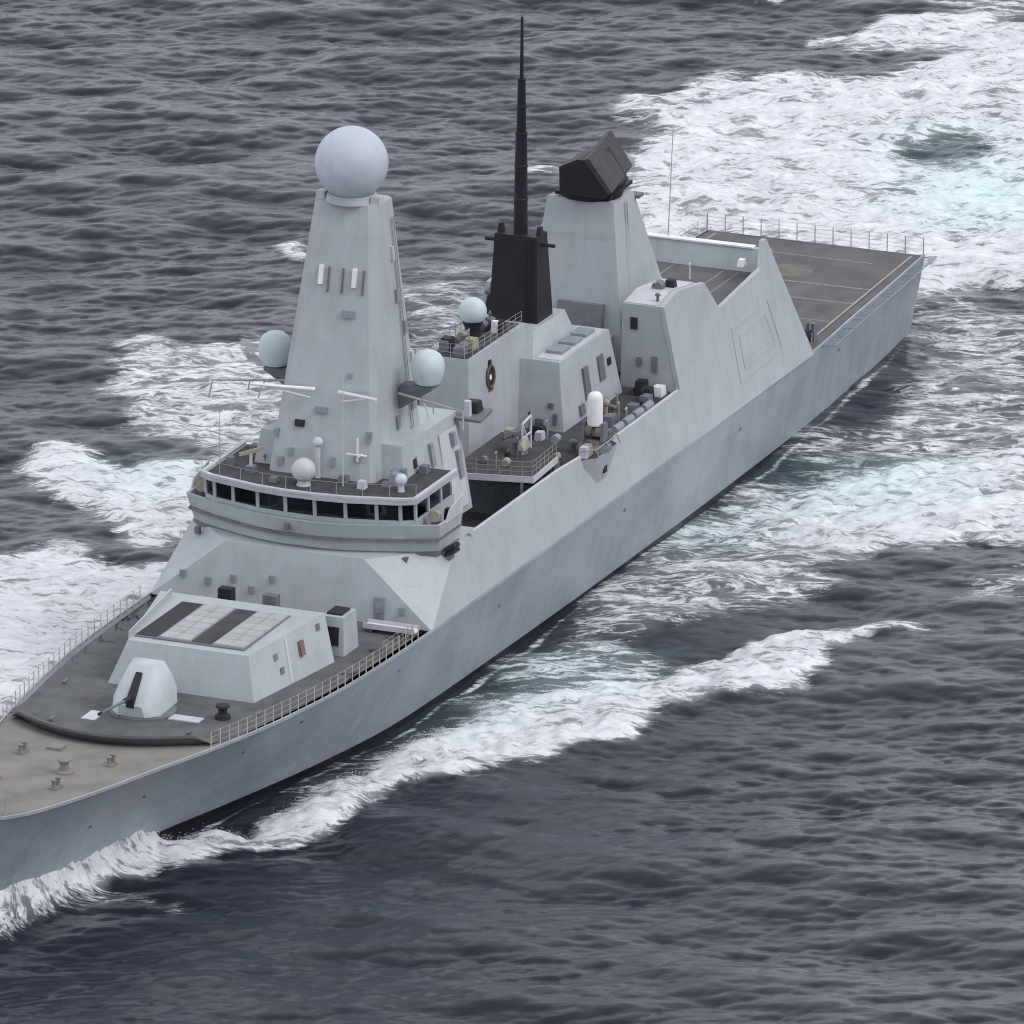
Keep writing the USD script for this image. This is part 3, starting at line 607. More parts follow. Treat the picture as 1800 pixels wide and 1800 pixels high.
# black mast
mb = obj('mast_base', hull([(-13.9, 1.9, 17.2), (-13.9, -1.9, 17.2), (-16.9, 1.9, 17.2), (-16.9, -1.9, 17.2), (-14.4, 1.65, 23.6), (-14.4, -1.65, 23.6), (-16.4, 1.6, 23.6), (-16.4, -1.6, 23.6)]), 'black', ship, label='black tapered base of the pole mast')
for s in (1, -1):
    obj('base_stub', tube((-15.2, s * 1.7, 22.9), (-15.2, s * 2.7, 22.9), .14), 'black', mb)
    obj('base_horn', taper(-15.6, -15.0, .2, 23.6, -15.5, -15.1, .12, 24.2, s * 1.5), 'black', mb)
pole = obj('pole_mast', [tube((-15.3, 0, 23.5), (-15.3, 0, 31.0), .52, .42, 16), tube((-15.3, 0, 31.0), (-15.3, 0, 35.0), .36, .28, 16), tube((-15.3, 0, 35.0), (-15.3, 0, 39.65), .15, .1, 10)], 'black', ship, smooth=40)
for z, r in ((26.1, .53), (28.6, .5), (31.0, .46), (33.0, .37), (35.0, .31)):
    obj('mast_collar', lathe([(r * .9, -.12), (r, -.05), (r, .05), (r * .9, .12)], (-15.3, 0, z), 20), 'black', pole, smooth=40)
ad = empty('aft_radome', (-6.8, -.2, 17.92), ship, label='pale dome on a dark stalk ahead of the black mast')
obj('stalk', lathe([(.75, 0), (.62, .2), (.55, .8), (.8, 1.4)], n=20), 'void', ad, smooth=40)
obj('dome', ballmesh((0, 0, 2.05), 1.02, .72, 32, 20), 'white', ad, smooth=True)
obj('side_lamp', taper(-2.2, -1.8, .25, 0, -2.2, -1.8, .2, .9, .9), 'bright', ad)

# ---------- aft radar tower
at = obj('aft_tower', hull([(-25.3, 4.1, 10.8), (-25.3, -4.1, 10.8), (-36, 4.4, 10.8), (-36, -4.4, 10.8), (-26.8, 2.6, 23.05), (-26.8, -2.6, 23.05), (-31.0, 2.5, 22.9), (-31.0, -2.5, 22.9)]), 'grey', ship)
obj('intake_louvre', hull([(-25.0, -1.2, 13.6), (-25.0, 2.4, 13.6), (-25.5, -1.2, 15.6), (-25.5, 2.4, 15.6), (-26, -1.2, 13.6), (-26, 2.4, 13.6), (-26, -1.2, 15.6), (-26, 2.4, 15.6)]), 'slate', at)
obj('corner_mast', tube((-27.2, 2.45, 22.6), (-36.2, 4.45, 11.0), .06), 'light', at)
obj('front_deckhouse', hull([(-20.6, 3.4, 10.8), (-20.6, -3.4, 10.8), (-25.8, 3.4, 10.8), (-25.8, -3.4, 10.8), (-20.9, 3.1, 13.4), (-20.9, -3.1, 13.4), (-25.8, 3.2, 13.4), (-25.8, -3.2, 13.4)]), 'grey', ship)
for x, y, z in ((-31.4, 2.2, 22.3),): obj('tower_ledge', box(x - .7, x + .3, y - .5, y + .7, z, z + .25), 'slate', at)
# long-range radar
lr = empty('search_radar', (-28.6, .2, 23.05), ship, label='large black tilted search radar on the after tower')
obj('turntable', lathe([(2.25, 0), (2.3, .12), (2.3, .42), (1.7, .6)], n=36), 'black', lr, smooth=30)
obj('turntable_plate', hull([(1.6, -2.3, .15), (1.6, 2.1, .15), (-3.3, -1.9, .15), (-3.3, 1.9, .15), (1.6, -2.3, .4), (1.6, 2.1, .4), (-3.3, -1.9, .4), (-3.3, 1.9, .4)]), 'black', lr)
body_ = [(-1.55, .45), (-1.6, 2.5), (-.2, 3.2), (.65, 3.2), (2.15, .95), (1.9, .45)]
obj('antenna_housing', hull([(x, y, z) for y, z in body_ for x in (2.5, -1.8)]), 'black', lr)
ap = hull([(2.6, .35, 3.25), (2.6, 2.3, .85), (-3.9, -.45, 3.65), (-3.9, 1.35, 1.15), (2.6, .75, 3.4), (2.6, 2.6, 1.0), (-3.9, -.05, 3.8), (-3.9, 1.65, 1.3)])
pl = obj('antenna_plate', ap, 'radar', lr)
for f in np.linspace(.08, .92, 7):
    a = np.array([2.6, .75, 3.4]) * (1 - f) + np.array([2.6, 2.6, 1.0]) * f; b = np.array([-3.9, -.05, 3.8]) * (1 - f) + np.array([-3.9, 1.65, 1.3]) * f
    obj('antenna_rib', tube(a, b, .022, n=6), 'radar', pl)

# ---------- hangar block
for s in (1, -1):
    hs = slab_wall([(-21.9, 6.98), (-21.9, 11.1)] + ([(-21.7, 17.25), (-24.5, 17.7), (-29.6, 17.0), (-31.5, 14.55)] if s > 0 else [(-31.0, 11.1), (-31.2, 14.55)]) + [ (-40.4, 15.2), (-41.7, 16.95), (-42.3, 16.95), (-47.4, 6.85)], s, .35, 'hangar_side')
    fr = [(-33.0, 8.6), (-41.6, 8.9), (-40.4, 12.9), (-33.0, 12.6)]; fi = [(-34.2, 9.4), (-40.4, 9.7), (-39.5, 12.0), (-34.2, 11.8)]
    for poly, m in ((fr, 'grey'), (fi, 'grey')):
        for a, b in zip(poly, poly[1:] + poly[:1]):
            d = np.subtract(b, a); d = d / np.linalg.norm(d) * .07; n = (-d[1], d[0])
            slab_wall([(a[0] + n[0], a[1] + n[1]), (b[0] + n[0], b[1] + n[1]), (b[0] - n[0], b[1] - n[1]), (a[0] - n[0], a[1] - n[1])], s, .06, 'side_door_frame', m, .05, hs)
    slab_wall(fi, s, .03, 'side_door', 'grey', .02, hs)
    if s < 0: continue
    hb = obj('hangar_front', hull([(-21.95, s * 5.2, 10.8), (-21.95, s * 9.55, 10.8), (-21.75, s * 8.3, 17.2), (-21.75, s * 5.4, 17.2), (-30.5, s * 5.2, 10.8), (-31.2, s * 9.5, 10.8), (-29.4, s * 8.3, 16.95), (-29.4, s * 5.4, 16.95), (-24.5, s * 8.2, 17.6), (-24.5, s * 5.4, 17.6)]), 'grey', ship)
    obj('block_roof', hull([(-21.9, s * 8.0, 17.25), (-21.9, s * 5.5, 17.25), (-24.5, s * 8.0, 17.63), (-24.5, s * 5.5, 17.63), (-29.2, s * 8.0, 17.05), (-29.2, s * 5.5, 17.05), (-24.5, s * 8.0, 17.66), (-24.5, s * 5.5, 17.66)]), 'light', hb)
    obj('roof_vent', taper(-26.6, -25.8, .35, 17.4, -26.5, -25.9, .3, 18.0, s * 7.4), 'void', hb)
    for y, z, w, h, m in ((6.3, 15.3, .55, .9, 'void'), (7.9, 12.2, .4, 1.2, 'slate'), (6.7, 12.6, .4, .6, 'slate')):
        obj('wall_hatch', box(-21.95, -21.72, s * y - w / 2, s * y + w / 2, z, z + h), m, hb)
obj('hangar_floor_block', box(-46.8, -31.2, -9.2, 9.2, 6.7, 7.0), 'slate', ship)
hr = obj('hangar_roof', hull([(-30.5, 9.0, 13.8), (-30.5, -9.0, 13.8), (-43.2, 8.9, 13.8), (-43.2, -8.9, 13.8), (-30.5, 9.0, 14.0), (-30.5, -9.0, 14.0), (-43.2, 8.9, 14.0), (-43.2, -8.9, 14.0)]), 'flight', ship)
for y in (1.2, 5.2, 6.4, -3.0): obj('roof_line', box(-42.6, -32.5, y - .07, y + .07, 14.0, 14.008), 'mark', hr)
ab = obj('hangar_bulwark', hull([(-43.0, 8.8, 14.0), (-43.0, -8.8, 14.0), (-43.5, 8.5, 15.7), (-43.5, -8.5, 15.7), (-44.0, 8.8, 14.0), (-44.0, -8.8, 14.0), (-44.0, 8.5, 15.7), (-44.0, -8.5, 15.7)]), 'grey', ship)
obj('bulwark_cap', box(-44.1, -43.4, -8.5, 7.2, 15.7, 15.82), 'bright', ab)
obj('hangar_rear', hull([(-43.6, 8.9, 14.0), (-43.6, -8.9, 14.0), (-47.2, 10.2, 6.75), (-47.2, -10.2, 6.75), (-43.0, 8.9, 14.0), (-43.0, -8.9, 14.0), (-46.6, 10.2, 6.75), (-46.6, -10.2, 6.75)]), 'grey', ship)
for k in range(6):
    z0, z1 = 6.9 + k * .95, 6.9 + k * .95 + .9
    xa = lambda z: -47.22 + (z - 6.75) * (3.6 / 7.25)
    obj('hangar_door', hull([(xa(z) - e, y, z) for z in (z0, z1) for y in (-5.5, 4.0) for e in (0, .08)]), 'light', ship)
obj('whip_antenna', tube((-43.8, .3, 15.6), (-44.6, .3, 24.0), .05, .03, 6), 'wire', ship)
obj('corner_light', taper(-41.6, -40.8, .25, 15.0, -41.5, -40.9, .2, 15.5, 7.2), 'bright', ship)

# ---------- flight deck
fd = obj('flight_deck', deck_sheet(-76.15, -46.6, .004, 16), 'flight', ship)
zf = 6.64
def mark(poly, m='mark', name='deck_line', dz=.012):
    V = [(x, y, float(deck_z(x)) + dz) for x, y in poly]
    obj(name, trimesh.Trimesh(V, [(0, 2, 1), (0, 3, 2)] if len(V) == 4 else [(0, i + 1, i) for i in range(1, len(V) - 1)], process=False), m, fd)
mark([(-65.2, -8.4), (-65.5, -8.4), (-65.9, 8.6), (-65.6, 8.6)]); mark([(-61.3, -8.6), (-61.55, -8.6), (-61.75, 8.8), (-61.5, 8.8)]); mark([(-56.3, -9), (-56.5, -9), (-56.5, 9), (-56.3, 9)])
mark([(-72.4, -6), (-72.6, -6), (-72.6, 6), (-72.4, 6)])
t = np.linspace(0, 2 * np.pi, 25)[:-1]
mark([(-68.4 + 1.7 * math.cos(a), .9 + 1.7 * math.sin(a)) for a in t], 'olive', 'landing_circle', .008)
for s in (1, -1): mark([(-50, s * 9.0), (-75.6, s * 8.0), (-75.6, s * 8.2), (-50, s * 9.2)], 'tan')
# safety nets: frames folded out along the port and starboard edges, raised across the stern
for s in (1, -1):
    for x in np.arange(-73.5, -50, 2.6):
        e, z = float(deck_y(x)), float(deck_z(x))
        e2 = float(deck_y(x - 2.5))
        A_, B_ = np.array([x, s * (e + .1), z - .06]), np.array([x - 2.5, s * (e2 + .1), z - .06]); O = np.array([0, s * .95, .16])
        obj('net_frame', [tube(A_, A_ + O, .04), tube(B_, B_ + O, .04), tube(A_ + O, B_ + O, .045), tube(A_, B_, .03)] + [tube(A_ + O * f, B_ + O * f, .016, n=4) for f in (.2, .4, .6, .8)] +
            [tube(A_ + (B_ - A_) * f, A_ + (B_ - A_) * f + O, .016, n=4) for f in (.2, .4, .6, .8)], 'mid', ship)
rail([(-76.0, -8.95, 6.65), (-76.0, 8.95, 6.65)], 1.45, ship, 1.5, 4, 'wire', 'wire', .05, label='raised netting rail across the stern')
rail([(-76, -9.0, 6.65), (-64, -9.55, 6.65)], 1.2, ship, 1.8, 3, 'wire', 'wire')
dg = empty('deck_gear', (-49.6, 9.2, 6.68), ship)
obj('hose_reel', tube((-.2, -.3, .75), (-.2, .3, .75), .5, n=16), 'void', dg)
obj('reel_stand', [tube((-.2, -.4, 0), (-.2, -.4, 1.0), .06), tube((-.2, .4, 0), (-.2, .4, 1.0), .06), tube((-.9, 0, 0), (-.9, 0, 1.8), .08)], 'tan', dg)
obj('reel_hood', taper(-1.6, -.9, .35, 0, -1.5, -1.0, .3, 1.5), 'slate', dg)
# forecastle rails
def edge_line(x0, x1, s, n=30, inset=.18):
    x = np.linspace(x0, x1, n); return np.stack([x, s * (deck_y(x) - inset), deck_z(x) + .02], 1)
rail(edge_line(28.5, 57.0, 1), 1.15, ship, 1.05, 3, 'post', 'wire', .045, label='buff posted guard rail along the near edge of the gun deck')
rail(edge_line(28.5, 62.0, -1), 1.15, ship, 1.15, 3, 'post', 'wire', .045, label='guard rail along the far edge of the gun deck')
rail(edge_line(28, 33, 1, 8, .8), 1.0, ship, .9, 1, 'tan', 'wire', .04)
# walkway clutter beside the after tower
for x, y, h, m in ((-21.0, 8.6, .7, 'bright'), (-19.4, 8.3, 1.0, 'void'), (-18.2, 8.7, .8, 'slate'), (-20.6, 7.4, 1.1, 'void'), (-16.4, 8.4, .6, 'slate'), (-12.2, 8.2, .9, 'slate'), (-9.5, 8.5, .8, 'light'), (-1.2, 8.2, .8, 'slate')):
    obj('walkway_locker', taper(x - .5, x + .5, .4, 10.8, x - .4, x + .4, .35, 10.8 + h, y), m, ship)

# capping along the side screens, ladders on the towers, raft canisters on the walkway
for s in (1, -1):
    cap_ = [(17.0, 11.72), (1.0, 11.62), (-9.5, 11.1), (-21.6, 11.1)]
    obj('screen_cap', [tube((a[0], s * (slab(a[1]) - .12), a[1]), (b[0], s * (slab(b[1]) - .12), b[1]), .09, n=6) for a, b in zip(cap_[:-1], cap_[1:])], 'light', ship)
def ladder(a, b, w, parent, out, m='mid'):
    a, b, w, out = (np.asarray(v, float) for v in (a, b, w, out)); n = int(np.linalg.norm(b - a) / .33)
    obj('ladder', [tube(a - w + out, b - w + out, .03, n=5), tube(a + w + out, b + w + out, .03, n=5)] + [tube(a + (b - a) * f - w + out, a + (b - a) * f + w + out, .018, n=4) for f in np.linspace(.02, .98, n)], m, parent)
ladder((-27.4, 3.98, 11.0), (-29.0, 2.62, 22.6), (.22, 0, 0), at, (0, .1, .02))
ladder(ts(14.0, 16.2), ts(14.8, 33.0), (.2, 0, 0), tower, (0, .1, 0))
ladder((-13.95, 1.2, 17.4), (-14.35, 1.0, 23.4), (0, .2, 0), mb, (.1, 0, 0), 'black')
for k in range(4):
    x = -11.0 - 1.9 * k
    c = obj('raft_canister', tube((x - .7, 9.35, 11.25), (x + .7, 9.35, 11.25), .3, n=16), 'mid', ship, smooth=40)
    obj('cradle', box(x - .5, x + .5, 9.1, 9.6, 10.8, 11.0), 'slate', c)
# small fittings of many kinds where the decks are busy
cr2 = np.random.default_rng(11)
def fitting(x, y, z, k):
    h = float(cr2.uniform(.45, 1.3)); w = float(cr2.uniform(.18, .45)); m = ('slate', 'mid', 'void', 'tan', 'light', 'slate')[int(cr2.integers(6))]
    if k == 0: obj('deck_box', taper(x - w, x + w, w * .8, z, x - w * .9, x + w * .9, w * .7, z + h * .8, y), m, ship)
    elif k == 1: obj('vent_cowl', lathe([(w * .5, 0), (w * .45, h * .6), (w * .9, h * .65), (w * .9, h * .85), (w * .5, h)], (x, y, z), 12), m, ship)
    elif k == 2: obj('deck_pipe', [tube((x, y, z), (x, y, z + h * 1.3), .06), tube((x, y, z + h * 1.3), (x + .5, y + .1, z + h * 1.3), .06)], m, ship)
    else: obj('deck_drum', tube((x - w, y, z + w), (x + w, y, z + w), w, n=14), m, ship)
spots = [(29.0, 31.2, -7.5, 4.5, 7.47, 22), (-11.0, -2.6, -1.1, 1.1, 17.96, 10), (-21.3, -10.5, 6.6, 8.9, 10.8, 14), (-9.0, -1.0, 3.2, 8.5, 10.8, 12), (-4.0, 4.6, 4.6, 8.3, 12.0, 8), (17.0, 20.2, -6.5, -4.7, 15.64, 5), (17.0, 21.0, 4.8, 6.8, 15.64, 6), (3.5, 14.5, 6.4, 9.4, 8.1, 12), (-30, -22.5, 6.0, 8.0, 17.4, 4), (-20.0, -18.8, -2.5, 2.9, 15.75, 3)]
for x0, x1, y0, y1, z, n in spots:
    for _ in range(n): fitting(float(cr2.uniform(x0, x1)), float(cr2.uniform(y0, y1)), z, int(cr2.integers(4)))

# ---------- loose things standing on the ship
gw = empty('gangway', (28.0, 8.2, 7.47), label='pale folded gangway lying on deck at the foot of the bridge', cat='gangway')
obj('walkway', box(-.45, .45, -1.9, 1.9, .25, .4), 'bright', gw)
for s in (1, -1): obj('side_rail', box(s * .45 - .05, s * .45 + .05, -1.9, 1.9, .25, .62), 'light', gw)
for y in (-1.4, 1.4): obj('trestle', box(-.4, .4, y - .1, y + .1, 0, .25), 'slate', gw)
# ------------------------------------------------------------------ the sea: height field from a wind-wave spectrum, wake and foam
def wave_tile(L, N, hs, lam_p, direction, spread, seed):
    """A periodic wind sea of size L: heights from a directional spectrum peaking at wavelength lam_p."""
    r = np.random.default_rng(seed)
    k1 = np.fft.fftfreq(N, L / N) * 2 * np.pi
    kx, ky = np.meshgrid(k1, k1, indexing='ij'); k = np.hypot(kx, ky); k[0, 0] = 1
    kp = 2 * np.pi / lam_p
    S = k ** -3.55 * np.exp(-1.25 * (kp / k) ** 2)
    c = np.cos(np.arctan2(ky, kx) - direction)
    S = S * (np.maximum(c, 0) ** spread + 0.12 * np.abs(c) ** 2)
    S[0, 0] = 0
    a = np.sqrt(S) * (r.normal(size=k.shape) + 1j * r.normal(size=k.shape))
    h = np.fft.ifft2(a).real; g = hs / 4 / h.std()
    ax = np.fft.ifft2(-1j * kx / k * a).real * g; ay = np.fft.ifft2(-1j * ky / k * a).real * g
    return h * g, ax, ay, L

def tile_at(t, x, y):
    h, ax, ay, L = t; N = len(h)
    c = np.stack([x.ravel() / L * N, y.ravel() / L * N])
    return [map_coordinates(q, c, order=1, mode='grid-wrap').reshape(x.shape) for q in (h, ax, ay)]

VIEW = math.atan2(cf[1], cf[0])                       # the sea grid is turned so that its fine part covers what the picture shows
UX, UY = math.sin(VIEW), -math.cos(VIEW)             # to the right
VX, VY = math.cos(VIEW), math.sin(VIEW)              # away
def graded(lo, hi, step, far, grow=1.35):
    a = list(np.arange(lo, hi + step / 2, step)); s = step
    while a[-1] < far: s *= grow; a.append(a[-1] + s)
    s = step
    while a[0] > -far: s *= grow; a.insert(0, a[0] - s)
    return np.array(a)
gu = graded(-52, 58, 0.22, 30000); gv = graded(-105, 195, 0.27, 30000)
U, Vv = np.meshgrid(gu, gv, indexing='ij')
SX, SY = U * UX + Vv * VX, U * UY + Vv * VY
edge = np.maximum(np.maximum(-55 - U, U - 61), np.maximum(-110 - Vv, Vv - 200)); near = np.clip(1 - edge / 60, 0, 1)

WIND = VIEW + math.radians(WIND_OFF)
t1 = wave_tile(143.0, 512, HS1, 27.0, WIND, 5, 3)
t0 = wave_tile(331.0, 256, HS0, 75.0, WIND - 0.5, 10, 5)
h1, a1, b1 = tile_at(t1, SX, SY); hh, aa_, bb_ = tile_at(t0, SX, SY); h1 = h1 + hh; a1 = a1 + aa_; b1 = b1 + bb_
# short chop with long crests, laid out across the wind
wu = math.pi / 2 + math.radians(WIND_OFF)
t2 = wave_tile(67.0, 512, HS2, 2.9, wu + 0.2, 6, 8); t2b = wave_tile(53.0, 512, HS2 * .85, 5.2, wu - 0.45, 6, 9); t3 = wave_tile(29.0, 256, HS3, 1.7, wu - 0.1, 5, 12)
h2 = 0; a2 = 0; b2 = 0; h3 = 0
for tt_, st_ in ((t2, .52), (t2b, .6), (t3, .5)):
    hh, aa_, bb_ = tile_at(tt_, U * st_, Vv)
    h2 = h2 + hh; a2 = a2 + aa_ * UX + bb_ * VX; b2 = b2 + aa_ * UY + bb_ * VY
a3 = 0; b3 = 0

# hull waterline, used to calm the sea beside the ship
WLX = np.array([-75.4, -66, -58, -48, -30, -10, 10, 26, 36, 46, 54, 59, 64, 68, 71.5, 74.5])
WLY = np.array([8.1, 8.75, 9.1, 9.4, 9.4, 9.15, 8.65, 8.0, 6.5, 4.2, 2.15, 1.3, .75, .4, .22, .02])
dist_hull = np.abs(SY) - np.interp(SX, WLX, WLY, left=0, right=0)
dist_hull = np.where((SX > 75) | (SX < -76), np.maximum(dist_hull, np.maximum(SX - 75, -76 - SX)), dist_hull)

FOAM = [
('f',0.33,1.50,[[-78.1,-35.4],[-78.2,-31.1],[-76.7,-26.6],[-59.5,-19.5],[-56.7,-25.9]]),
('f',0.43,2.50,[[-86.6,4.1],[-86.7,8.3],[-79.3,18.5],[-50.0,28.8],[-47.1,20.4],[-40.1,16.7],[-43.4,10.0],[-55.9,9.9],[-73.5,8.9]]),
('f',0.04,1.20,[[-51.0,7.6],[-69.2,8.6],[-65.3,12.9],[-56.6,15.1],[-46.4,13.4]]),
('f',0.50,1.00,[[-62.2,13.1],[-55.4,26.9],[-51.4,28.4],[-54.2,20.6]]),
('f',0.47,1.50,[[-10.3,9.5],[-23.5,9.6],[-30.9,9.4],[-34.1,10.0],[-37.5,14.1],[-18.6,22.1],[-11.8,22.9],[-8.9,19.7],[-6.0,19.5],[0.2,18.0],[2.2,13.6],[-0.5,9.9]]),
('f',0.42,1.20,[[24.5,9.0],[9.4,9.6],[-0.5,9.9],[2.2,13.6],[4.9,16.8],[8.5,21.3],[16.0,14.9],[21.3,11.9],[27.9,10.4],[35.0,9.2],[44.3,8.1],[46.0,7.2]]),
('f',0.62,1.50,[[-28.0,9.6],[-36.2,14.6],[-23.0,18.7],[-20.2,24.1],[-18.6,22.1],[-21.3,14.9],[-19.3,10.3]]),
('f',0.97,1.20,[[-34.8,15.1],[-40.1,16.7],[-47.1,20.4],[-50.5,26.4],[-52.0,28.1],[-30.4,35.8],[-31.5,33.2],[-29.4,31.8],[-30.9,28.5],[-27.2,26.8],[-22.3,25.6],[-20.2,24.1],[-23.0,18.7],[-28.8,15.1]]),
('f',0.00,1.00,[[3.7,16.4],[-4.4,20.6],[-7.8,25.3],[-13.4,26.7],[-13.1,29.4],[-5.1,27.2],[0.4,24.1],[7.3,20.8]]),
('f',1.00,0.55,[[54.1,2.4],[58.1,5.1],[55.4,7.2],[51.9,8.1],[50.2,10.7],[45.3,11.9],[41.2,12.6],[35.4,12.7],[34.1,15.5],[32.2,15.6],[28.9,20.1],[22.9,21.9],[22.2,23.7],[14.9,22.1],[12.3,24.9],[8.8,26.9],[7.5,31.5],[-0.6,29.7],[-7.6,31.4],[-10.1,33.9],[-10.1,30.5],[-3.5,28.2],[-3.8,26.8],[1.0,24.3],[8.5,21.3],[10.9,18.8],[16.0,14.9],[21.3,11.9],[27.9,10.4],[35.0,9.2],[44.3,8.1],[49.8,7.2],[51.7,5.5]]),
('f',0.36,1.20,[[-15.2,34.2],[-25.7,35.2],[-25.3,37.6],[-20.3,39.3],[-18.2,36.2]]),
('f',0.32,1.00,[[66.0,-6.2],[65.8,1.5],[64.3,6.2],[64.7,10.0],[69.2,1.8],[69.6,-4.6]]),
('f',0.97,0.50,[[67.6,-5.5],[65.1,-4.1],[59.7,-4.2],[57.4,-3.2],[57.3,-0.3],[54.8,0.7],[54.4,1.8],[56.3,3.6],[57.8,4.5],[61.9,3.4],[65.6,1.8],[67.0,-0.8],[67.7,-3.0],[70.6,-4.1]]),
('f',0.45,1.00,[[-178.5,-30.7],[-183.9,-18.4],[-167.6,-12.7],[-166.3,-17.9],[-169.2,-24.2]]),
('f',0.96,1.20,[[-118.0,-30.4],[-129.3,-31.8],[-139.8,-30.2],[-143.2,-26.9],[-143.8,-21.0],[-151.2,-17.6],[-157.1,-15.6],[-157.8,-11.8],[-159.2,-8.7],[-97.4,13.1],[-94.5,10.3],[-92.4,7.7],[-88.2,7.8],[-84.8,5.9],[-84.4,3.0],[-96.8,-4.5],[-98.2,-17.6],[-91.4,-16.9],[-93.1,-21.0],[-106.9,-27.0]]),
('f',1.00,1.00,[[-156.8,-27.9],[-164.6,-26.6],[-167.9,-23.7],[-167.6,-17.3],[-167.1,-11.4],[-158.3,-8.3],[-156.3,-15.3],[-156.5,-17.0],[-155.2,-23.2],[-152.9,-25.4]]),
('f',0.75,0.80,[[-126.5,-36.0],[-133.0,-36.8],[-136.0,-34.4],[-143.5,-31.6],[-140.0,-29.8],[-131.7,-30.7],[-126.7,-33.3]]),
('f',0.05,1.50,[[-128.4,-11.8],[-132.6,-8.8],[-132.5,-4.7],[-126.4,-3.5],[-121.8,-5.4],[-122.1,-9.0]]),
('f',0.55,1.20,[[-110.3,-10.5],[-115.8,-8.6],[-116.1,-5.8],[-111.8,-7.1],[-108.2,-9.2]]),
('f',0.85,0.60,[[-109.1,-37.6],[-110.2,-35.0],[-107.2,-33.8],[-106.2,-36.2]]),
('f',0.60,0.60,[[-167.0,-40.2],[-168.0,-37.9],[-165.8,-37.1],[-165.0,-38.9]]),
('f',0.75,1.00,[[-113.8,-30.2],[-114.7,-28.1],[-102.7,-23.8],[-103.4,-26.6]]),
('f',0.60,1.00,[[-44.7,-47.7],[-50.6,-47.5],[-53.6,-45.2],[-51.9,-42.5],[-54.5,-39.3],[-56.1,-36.7],[-56.8,-35.1],[-26.6,-21.6],[-23.6,-24.9],[-26.4,-29.3],[-30.4,-34.4],[-32.0,-37.9],[-38.0,-42.5],[-41.9,-44.7]]),
('f',0.95,0.80,[[-16.6,-41.1],[-22.4,-42.0],[-24.3,-39.6],[-20.9,-34.8],[-22.2,-33.5],[-23.4,-29.0],[-26.4,-29.3],[-26.9,-24.5],[-15.7,-18.7],[-9.1,-23.5],[-5.9,-22.5],[-3.3,-25.0],[-9.1,-32.2],[-12.5,-36.5],[-13.7,-38.9]]),
('f',0.97,0.90,[[6.2,-35.1],[4.3,-32.4],[0.2,-31.6],[-0.6,-27.9],[0.1,-21.2],[0.5,-18.8],[6.6,-16.1],[18.7,-15.1],[34.0,-16.0],[36.0,-17.7],[40.6,-19.0]]),
('f',0.90,0.60,[[-79.8,-46.8],[-83.1,-46.9],[-82.9,-45.4],[-75.2,-41.9],[-75.8,-43.8]]),
('a',1.00,2.50,[[-118.2,-9.5],[-126.8,1.7],[-109.3,7.9],[-107.0,-1.5]]),
('a',0.90,2.50,[[-39.8,12.3],[-47.5,23.0],[-39.4,25.5],[-31.0,16.6]]),
('a',0.80,1.50,[[24.9,8.3],[11.7,10.6],[5.1,16.5],[10.6,19.5],[16.6,15.1],[27.6,11.1]]),
('a',0.60,2.00,[[-13.9,4.5],[-30.7,9.0],[-27.2,14.8],[-14.7,13.1]]),
('a',0.60,2.00,[[-22.6,-37.9],[-23.9,-31.5],[-15.4,-26.3],[-14.2,-32.7]]),
('a',0.60,2.00,[[-129.5,-13.7],[-135.3,-4.8],[-121.5,-1.8],[-120.1,-9.2]]),
]
G0, G1, H0, H1, GS = -190.0, 150.0, -130.0, 110.0, 0.4
gx, gy = np.meshgrid(np.arange(G0, G1, GS), np.arange(H0, H1, GS), indexing='ij')
wx = (meshkit.fbm(np.stack([gx / 5, gy / 5, 0 * gx], -1), 3, 5) - .5) * 7.0 + (meshkit.fbm(np.stack([gx / 1.2, gy / 1.2, 0 * gx], -1), 2, 6) - .5) * 2.2
wy = (meshkit.fbm(np.stack([gx / 5, gy / 5, 0 * gx + 9], -1), 3, 7) - .5) * 7.0 + (meshkit.fbm(np.stack([gx / 1.2, gy / 1.2, 0 * gx + 9], -1), 2, 8) - .5) * 2.2
foam_g = np.zeros_like(gx); aqua_g = np.zeros_like(gx)
for kind, dens, blur, pts in FOAM:
    w = min(1.0, blur / 1.0)
    m = shapely.contains_xy(Polygon(pts).buffer(0), gx + wx * w, gy + wy * w).astype(float)
    m = gaussian_filter(m, blur * 0.8 / GS)
    if kind == 'f': foam_g = foam_g * (1 - m) + dens * m
    else: aqua_g = np.maximum(aqua_g, dens * gaussian_filter(m, 2 / GS))
def on_grid(g, blur=0):
    q = gaussian_filter(g, blur / GS) if blur else g
    return map_coordinates(q, np.stack([(SX.ravel() - G0) / GS, (SY.ravel() - H0) / GS]), order=1, mode='constant').reshape(SX.shape)
foam = on_grid(foam_g); aqua = on_grid(aqua_g)
# the thin line of foam along the port and starboard waterlines
line_n = meshkit.fbm(np.stack([SX / 7, SY / 2, 0 * SX], -1), 3, 21)
band = np.exp(-((dist_hull - 0.75 - 1.2 * (line_n - .5)) / 0.2) ** 2) * ((SX < 52) & (SX > -74)) * np.clip(line_n * 2.2 - .35, 0, 1)
foam = np.maximum(foam, 0.5 * band)
